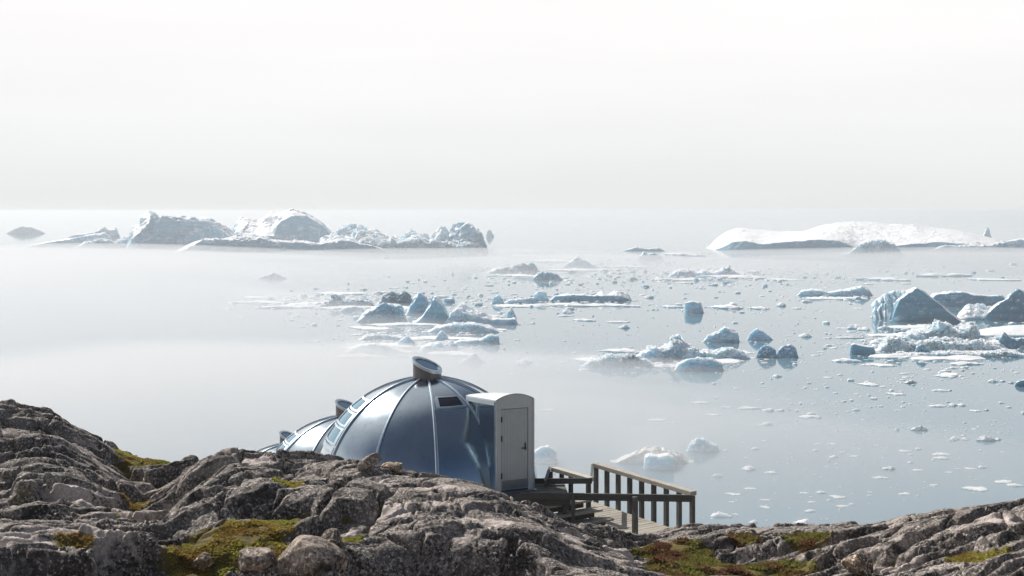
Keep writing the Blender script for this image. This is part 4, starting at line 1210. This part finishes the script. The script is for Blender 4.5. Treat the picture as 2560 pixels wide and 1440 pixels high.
# drifting floes: shared shapes, one object each
def floe_mesh(seed, flat):
    rg_ = np.random.RandomState(seed)
    n = 22
    a = np.arange(n) * 2 * math.pi / n
    rad = 0.5 * (1 + 0.28 * np.sin(a * 2 + rg_.uniform(0, 6)) * rg_.uniform(0.3, 1) + 0.18 * np.sin(a * 3 + rg_.uniform(0, 6)) + rg_.normal(0, 0.05, n))
    rings = []
    pk = rg_.uniform(-0.2, 0.2, 2)
    prof_ = [(1.0, -0.25), (1.02, 0.30), (0.86, 0.5), (0.62, 0.62), (0.36, 0.7), (0.12, 0.75)] if flat else [(1.0, -0.25), (0.96, 0.25), (0.74, 0.55), (0.5, 0.8), (0.28, 0.95), (0.10, 1.0)]
    for (f, z) in prof_:
        x = rad * np.cos(a) * f; y = rad * np.sin(a) * f
        p = np.stack([x + pk[0] * (1 - f) , y + pk[1] * (1 - f), np.full(n, z)], 1)
        if z > 0:
            p[:, 2] *= 1 + (0.7 if not flat else 0.9) * (fbm3(np.stack([x * 3.5, y * 3.5, np.full(n, seed * 1.7)], 1), seed, 3))
            p[:, :2] *= 1 + 0.10 * rg_.normal(0, 1, (n, 1))
        rings.append(p)
    V = np.concatenate(rings + [np.array([[pk[0], pk[1], 0.75 if flat else 1.0]])])
    fs = [tuple(q) for q in grid_faces(len(prof_), n, True)]
    me = bpy.data.meshes.new('ice_floe')
    last = (len(prof_) - 1) * n
    fs += [(last + k, last + (k + 1) % n, len(V) - 1) for k in range(n)]
    me.from_pydata([tuple(v_) for v_ in V], [], [tuple(int(i) for i in f) for f in fs])
    me.update()
    return me
FLAT = [floe_mesh(s, True) for s in range(100, 106)]
LUMP = [floe_mesh(s, False) for s in range(200, 206)]
for me in FLAT: me.materials.append(M['ice'])
LUMPD = []
for me in LUMP:
    c = me.copy(); c.materials.append(M['ice_shaded']); LUMPD.append(c)
    me.materials.append(M['ice'])
fr_ = random.Random(11)
def where(px, y):
    if y < 632 + 60 and px > 1900: return 'below the far tabular iceberg'
    if y < 700: return 'in the far mist at centre'
    if px > 2100 and y < 900: return 'within the rubble field'
    if px > 2100 and y < 1000: return 'in front of the rubble field'
    if px > 2330 and y < 1110: return 'near the right picture edge'
    if px > 2330: return 'above the right rock ridge'
    if px > 2000 and y < 1110: return 'in open water at right'
    if px > 2000: return 'above the right heath hollow'
    if px > 1760 and y > 1100: return 'right of the boardwalk rail'
    if px > 1600 and y > 930: return 'far above the boardwalk'
    if y > 930: return 'beside the igloo porch'
    if px > 1880: return 'left of the rubble field'
    if px > 1440 and y > 830: return 'by the twin dark mounds'
    if px > 1640: return 'round the lone square block'
    if px > 1300: return 'round the long middle ice bar'
    if y > 830: return 'below the centre ice cluster'
    if px > 900: return 'round the two dark ice fins'
    return 'along the left dark strip'
def floe(px, y, w, kind='f', h=None, label=None, group='small ice floes drifting on the water'):
    d = F * EYE / (y - HZ)
    wm_ = w * d / F
    me = fr_.choice({'f': FLAT, 'l': LUMP, 'd': LUMPD}[kind])
    o = bpy.data.objects.new('ice_floe', me)
    o.location = ((px - 1280) * d / F, d, 0)
    hh = h if h is not None else {'f': 0.10, 'l': 0.22, 'd': 0.24}[kind] * wm_ * fr_.uniform(0.8, 1.25)
    o.scale = (wm_, wm_ * fr_.uniform(0.45, 0.8), max(0.12, hh))
    o.rotation_euler = (0, 0, fr_.uniform(-0.3, 0.3) + (math.pi if fr_.random() < 0.5 else 0))
    link(o)
    size = 'tiny' if w < 13 else ('small' if w < 26 else ('fair-sized' if w < 45 else 'long'))
    look = {'f': 'flat white ice floe', 'l': 'lumpy pale ice chunk', 'd': 'dark blue ice chunk'}[kind]
    return tag(o, label or (size + ' ' + look + ' ' + where(px, y)), 'ice floe', group)
NEAR = [(2114, 903, 60, 'f'), (2168, 913, 28, 'f'), (2205, 914, 62, 'f'), (2413, 910, 70, 'f'), (1942, 942, 22, 'l'), (2021, 946, 14, 'f'), (2069, 944, 22, 'f'), (2101, 938, 16, 'l'), (2180, 930, 10, 'l'),
 (2264, 934, 25, 'f'), (2355, 934, 25, 'l'), (2365, 941, 48, 'f'), (2311, 942, 10, 'f'), (2384, 921, 18, 'l'), (2174, 962, 50, 'f'), (2170, 957, 20, 'l'), (2244, 955, 12, 'f'), (2276, 957, 32, 'd'), (2482, 954, 28, 'l'), (2505, 954, 16, 'd'),
 (2527, 958, 14, 'd'), (1907, 968, 16, 'f'), (2067, 969, 12, 'l'), (2240, 986, 38, 'f'), (2262, 988, 6, 'd'), (2350, 977, 34, 'f'), (2374, 977, 12, 'd'), (2311, 987, 10, 'f'), (2345, 1016, 40, 'f'), (2382, 1014, 24, 'l'), (2403, 1014, 24, 'l'),
 (2370, 1006, 10, 'd'), (2440, 1028, 26, 'f'), (2466, 1026, 12, 'd'), (2503, 1008, 14, 'l'), (2522, 1019, 14, 'l'), (1922, 1027, 26, 'l'), (1950, 1027, 22, 'l'), (1974, 1026, 6, 'd'), (2022, 1042, 48, 'f'), (2028, 1036, 24, 'l'), (2047, 1045, 13, 'd'),
 (1917, 1062, 28, 'l'), (2140, 1026, 18, 'l'), (2164, 1019, 8, 'f'), (2299, 1075, 38, 'd'), (2388, 1098, 24, 'l'), (2414, 1099, 18, 'l'), (2464, 1102, 42, 'd'), (2494, 1100, 16, 'd'), (2043, 1110, 16, 'f'), (2079, 1111, 24, 'f'), (2084, 1143, 22, 'l'),
 (2136, 1141, 20, 'f'), (2120, 1136, 12, 'f'), (2261, 1128, 32, 'f'), (2353, 1136, 40, 'f'), (2354, 1146, 38, 'f'), (2275, 1157, 14, 'l'), (2223, 1173, 28, 'd'), (2293, 1176, 26, 'f'), (2372, 1181, 18, 'f'), (2455, 1169, 22, 'l'), (2425, 1172, 26, 'f'), (2395, 1172, 14, 'f'),
 (1928, 1182, 30, 'f'), (2200, 1195, 35, 'f'), (2334, 1213, 24, 'f'), (2312, 1205, 8, 'f'), (2442, 1223, 52, 'f'), (2510, 1205, 38, 'f'), (2536, 1214, 40, 'f'), (2263, 1235, 30, 'f'), (2174, 1238, 10, 'f'), (2094, 1243, 34, 'f'), (2052, 1233, 24, 'l'), (2012, 1233, 22, 'f'),
 (1914, 1250, 26, 'f'), (2028, 1255, 18, 'f'), (2108, 1266, 30, 'f'), (2130, 1262, 16, 'l'), (1913, 1268, 26, 'f'), (2025, 1279, 26, 'l'), (2011, 1308, 50, 'l'), (1369, 1025, 30, 'f'), (1750, 1007, 35, 'f'), (1642, 1051, 40, 'f'), (1817, 1019, 25, 'f'), (1869, 1021, 50, 'f'),
 (1784, 1038, 30, 'f'), (1905, 1062, 20, 'f'), (1887, 1123, 24, 'l'), (1812, 1144, 8, 'f'), (1872, 1174, 35, 'l'), (1794, 1191, 22, 'l'), (1874, 1222, 28, 'f'), (1835, 1236, 36, 'f'), (1830, 1255, 14, 'f'), (1802, 1291, 45, 'l'), (1838, 1286, 16, 'f'), (1884, 1306, 25, 'l'),
 (1700, 1155, 34, 'f'), (1310, 910, 40, 'l'), (1300, 903, 22, 'f'), (1325, 905, 16, 'l'), (1280, 935, 14, 'f'), (1420, 782, 32, 'l'), (1412, 790, 40, 'f'), (1460, 801, 50, 'f'), (1560, 820, 30, 'l'), (1545, 806, 50, 'f'), (1820, 770, 80, 'f'), (1900, 772, 50, 'f'), (1680, 768, 50, 'f'),
 (2140, 822, 40, 'l'), (2160, 825, 30, 'l'), (2210, 822, 34, 'l'), (2105, 821, 26, 'f'), (2050, 880, 18, 'f'), (2120, 860, 14, 'f'), (1970, 840, 18, 'f'), (2000, 852, 12, 'f')]
for q in NEAR: floe(*q)
# pieces between the bergs in the middle distance
spots = []
for (cx, cy, sx, sy, n) in ((1010, 735, 230, 22, 12), (1000, 850, 160, 26, 12), (760, 752, 110, 16, 8), (1500, 690, 230, 26, 12), (1750, 690, 160, 16, 8), (1450, 760, 160, 30, 10), (2330, 862, 150, 24, 22), (1640, 905, 150, 18, 12), (1350, 640, 180, 10, 6), (2150, 690, 260, 22, 8), (2050, 770, 150, 40, 8)):
    for k in range(n):
        x = fr_.gauss(cx, sx * 0.55); y = fr_.gauss(cy, sy * 0.6)
        if y < 632 or x < 560 or x > 2575: continue
        spots.append((x, y))
for (x, y) in spots:
    floe(x, y, fr_.uniform(12, 34) * (0.7 + 0.4 * (y - 600) / 300), 'f' if fr_.random() < 0.6 else 'l', group='brash ice among the bergs')

RAFTS = [(1010, 812, 150), (930, 822, 110), (1180, 826, 150), (1090, 846, 180), (960, 868, 170), (1130, 886, 120), (900, 892, 110), (870, 770, 130), (1010, 772, 120), (1200, 792, 110), (640, 757, 120), (740, 768, 160), (850, 735, 120), (640, 745, 70),
 (1520, 902, 150), (1640, 914, 160), (1780, 905, 150), (1560, 880, 100), (1720, 886, 120), (1840, 880, 80), (2260, 840, 150), (2400, 850, 180), (2300, 868, 200), (2480, 884, 170), (2240, 892, 150), (2380, 896, 190), (2300, 818, 140), (2500, 858, 120), (2120, 845, 60),
 (1290, 690, 110), (1440, 676, 130), (1560, 668, 110), (1700, 700, 120), (1830, 694, 150), (1950, 700, 90), (1400, 764, 160), (1530, 764, 120), (1290, 766, 110), (2080, 746, 150), (2210, 700, 120), (2350, 690, 140), (2480, 700, 120), (1380, 655, 110), (1300, 640, 90), (1700, 640, 100)]
for (x_, y_, w_) in RAFTS:
    d_ = F * EYE / (y_ - HZ)
    floe(x_, y_, w_, 'f', h=fr_.uniform(0.5, 1.3) * (d_ / 450), label='wide flat raft of white sea ice ' + where(x_, y_), group='ice rafts among the bergs').scale.y *= 0.8

# things that share a look and a place are told apart by their order from the left
by_label = {}
for o_ in C.objects:
    if o_.name.startswith('ice_floe'): by_label.setdefault(o_['label'], []).append(o_)
ORD = ['leftmost', 'second from left', 'third from left', 'fourth from left', 'fifth from left', 'sixth from left', 'seventh from left', 'eighth from left', 'ninth from left', 'tenth from left', 'eleventh from left', 'twelfth from left', 'thirteenth from left', 'fourteenth from left', 'fifteenth from left', 'sixteenth from left', 'seventeenth from left', 'eighteenth from left', 'nineteenth from left', 'twentieth from left']
for lab_, os_ in by_label.items():
    if len(os_) > 1:
        os_.sort(key=lambda q: q.location.x / q.location.y)
        for i_, q in enumerate(os_):
            q['label'] = lab_ + ', ' + ('rightmost' if i_ == len(os_) - 1 else ORD[min(i_, 19)])

def brash(name, label, clusters, seed):
    rg_ = np.random.RandomState(seed)
    Vs, Fs = [], []
    base = 0
    nn = 7
    for (cx, cy, sx, sy, n, wpx) in clusters:
        xs_ = rg_.normal(cx, sx, n); ys_ = rg_.normal(cy, sy, n)
        for x_, y_ in zip(xs_, ys_):
            if y_ < 628 or x_ < 500 or x_ > 2640: continue
            d_ = F * EYE / (y_ - HZ)
            w_ = wpx * rg_.lognormal(0, 0.5) * d_ / F * 0.5
            a_ = np.arange(nn) * 2 * math.pi / nn + rg_.uniform(0, 1)
            rr_ = w_ * rg_.uniform(0.6, 1.2, nn)
            h_ = w_ * rg_.choice([0.16, 0.25, 0.55, 0.9], p=[.45, .3, .17, .08]) * 0.7
            X0, Y0 = (x_ - 1280) * d_ / F, d_
            lo_ = np.stack([X0 + np.cos(a_) * rr_, Y0 + np.sin(a_) * rr_ * 0.7, np.full(nn, -0.15)], 1)
            t_ = rg_.uniform(0.55, 0.95)
            hi_ = np.stack([X0 + np.cos(a_) * rr_ * t_, Y0 + np.sin(a_) * rr_ * 0.7 * t_, h_ * rg_.uniform(0.6, 1.2, nn)], 1)
            top_ = np.array([[X0 + rg_.normal(0, .15) * w_, Y0, h_ * 1.15]])
            Vs.append(np.concatenate([lo_, hi_, top_]))
            for k in range(nn):
                k2 = (k + 1) % nn
                Fs += [(base + k, base + k2, base + nn + k2), (base + k, base + nn + k2, base + nn + k), (base + nn + k, base + nn + k2, base + 2 * nn)]
            base += 2 * nn + 1
    me = fast_mesh(name, np.concatenate(Vs), np.array(Fs), smooth=False)
    return tag(mobj(name, me, M['ice']), label, 'brash ice', kind='stuff')
brash('brash_ice', 'countless small fragments of brash ice scattered over the fjord',
      [(1020, 770, 140, 30, 900, 8), (1040, 855, 110, 20, 560, 9), (740, 756, 90, 9, 360, 8), (1500, 690, 220, 26, 700, 8), (1430, 752, 120, 9, 400, 8), (1660, 900, 120, 14, 520, 9), (1800, 690, 190, 14, 480, 8),
       (2350, 860, 130, 22, 1100, 10), (2300, 745, 200, 30, 160, 6), (2200, 960, 230, 50, 300, 7), (2420, 930, 90, 12, 120, 7), (2180, 1010, 160, 8, 70, 6), (2360, 1075, 120, 10, 60, 6), (2250, 1120, 230, 80, 200, 6), (1950, 1180, 120, 80, 70, 6), (1850, 850, 260, 50, 320, 6), (1780, 772, 130, 6, 120, 7), (2080, 745, 90, 6, 120, 7), (1400, 645, 250, 10, 200, 7), (2200, 680, 260, 18, 200, 6), (1500, 840, 180, 40, 90, 5)], 17)

# ------------------------------------------------------------------ air
def volume_box(name, lo, hi, dens, col, g):
    bm = bmesh.new()
    lo = Vector(lo); hi = Vector(hi)
    c = (lo + hi) / 2; h = (hi - lo) / 2
    add_box(bm, c, (h.x, 0, 0), (0, h.y, 0), (0, 0, h.z))
    m = bpy.data.materials.new(name + '_air'); m.use_nodes = True
    t = m.node_tree; t.nodes.clear()
    o = t.nodes.new('ShaderNodeOutputMaterial'); pv = t.nodes.new('ShaderNodeVolumePrincipled')
    pv.inputs['Color'].default_value = (*col, 1)
    pv.inputs['Density'].default_value = dens
    pv.inputs['Anisotropy'].default_value = g
    t.links.new(pv.outputs[0], o.inputs['Volume'])
    ob = bm_obj(name, bm, m)
    return tag(ob, 'pale sea mist over the whole fjord', 'mist', kind='stuff')
volume_box('haze', (-75000, -310, -55), (75000, 75000, EYE + 2.5), 0.36 / 1300, (0.945, 0.955, 0.965), 0.25)
# low fog banks lying on the water, thin lens shapes
fm = bpy.data.materials.new('fog_air'); fm.use_nodes = True
ft = fm.node_tree; ft.nodes.clear()
fo_ = ft.nodes.new('ShaderNodeOutputMaterial'); fp = ft.nodes.new('ShaderNodeVolumePrincipled')
fp.inputs['Color'].default_value = (0.90, 0.905, 0.915, 1); fp.inputs['Density'].default_value = 0.0065; fp.inputs['Anisotropy'].default_value = 0.25
ft.links.new(fp.outputs[0], fo_.inputs['Volume'])
def fog(name, label, x, d, rx, rd, rz, rot=0.0):
    """bell-shaped bank, thick in the middle and thinning out to nothing"""
    nr, na = 22, 64
    q = np.linspace(0, 1, nr)[1:]
    an = np.arange(na) * 2 * math.pi / na
    k = 1 + 0.14 * np.sin(3 * an + x) + 0.08 * np.sin(5 * an + d) + 0.04 * np.sin(11 * an)
    V = [np.array([[0, 0, rz]])]
    for side in (1, -1):
        rr_ = q if side > 0 else q[::-1][1:]
        for r_ in rr_:
            z_ = rz * (1 - r_ ** 2) ** 2 if side > 0 else -0.5 * (1 - r_)
            V.append(np.stack([np.cos(an) * r_ * rx * k, np.sin(an) * r_ * rd * k, np.full(na, z_)], 1))
    V.append(np.array([[0, 0, -0.5]]))
    V = np.concatenate(V)
    nrings = (len(V) - 2) // na
    fs = [tuple(int(i) + 1 for i in f_) for f_ in grid_faces(nrings, na, True)]
    fs += [(0, 1 + i, 1 + (i + 1) % na) for i in range(na)]
    lb = 1 + (nrings - 1) * na
    fs += [(len(V) - 1, lb + (i + 1) % na, lb + i) for i in range(na)]
    me = bpy.data.meshes.new(name); me.from_pydata([tuple(v_) for v_ in V], [], fs)
    bm = bmesh.new(); bm.from_mesh(me); bmesh.ops.recalc_face_normals(bm, faces=bm.faces[:]); bm.to_mesh(me); bm.free()
    o = mobj(name, me, fm)
    o.location = (x, d, 0); o.rotation_euler = (0, 0, rot)
    return tag(o, label, 'fog bank', kind='stuff')
fog('fog_bank', 'low white fog before the left part of the far icebergs', -400, 990, 430, 320, 14)
fog('fog_bank', 'low white fog in the gap between the far iceberg groups', 60, 930, 360, 270, 10)
fog('fog_bank', 'low white fog before the far tabular iceberg', 430, 1030, 420, 250, 9)
fm2 = fm.copy(); fm2.node_tree.nodes['Principled Volume'].inputs['Density'].default_value = 0.0085
near = fog('fog_bank', 'pale fog drifting over the open water at left', -295, 640, 275, 800, 17, R(24))
near.data.materials.clear(); near.data.materials.append(fm2)
fm3 = fm.copy(); fm3.node_tree.nodes['Principled Volume'].inputs['Density'].default_value = 0.026
nb_ = fog('fog_bank', 'thin fog on the water just behind the igloos and boardwalk', -72, 262, 210, 165, 10)
nb_.data.materials.clear(); nb_.data.materials.append(fm3)
fm4 = fm.copy(); fm4.node_tree.nodes['Principled Volume'].inputs['Density'].default_value = 0.0075
for (lb_, x_, rx_, rz_) in (('soft fog hugging the foot of the left massif', -420, 330, 13), ('soft fog hugging the foot of the crumbling iceberg', -70, 280, 8), ('soft fog hugging the foot of the tabular iceberg', 420, 380, 9)):
    ff_ = fog('fog_bank', lb_, x_, 1190, rx_, 190, rz_)
    ff_.data.materials.clear(); ff_.data.materials.append(fm4)
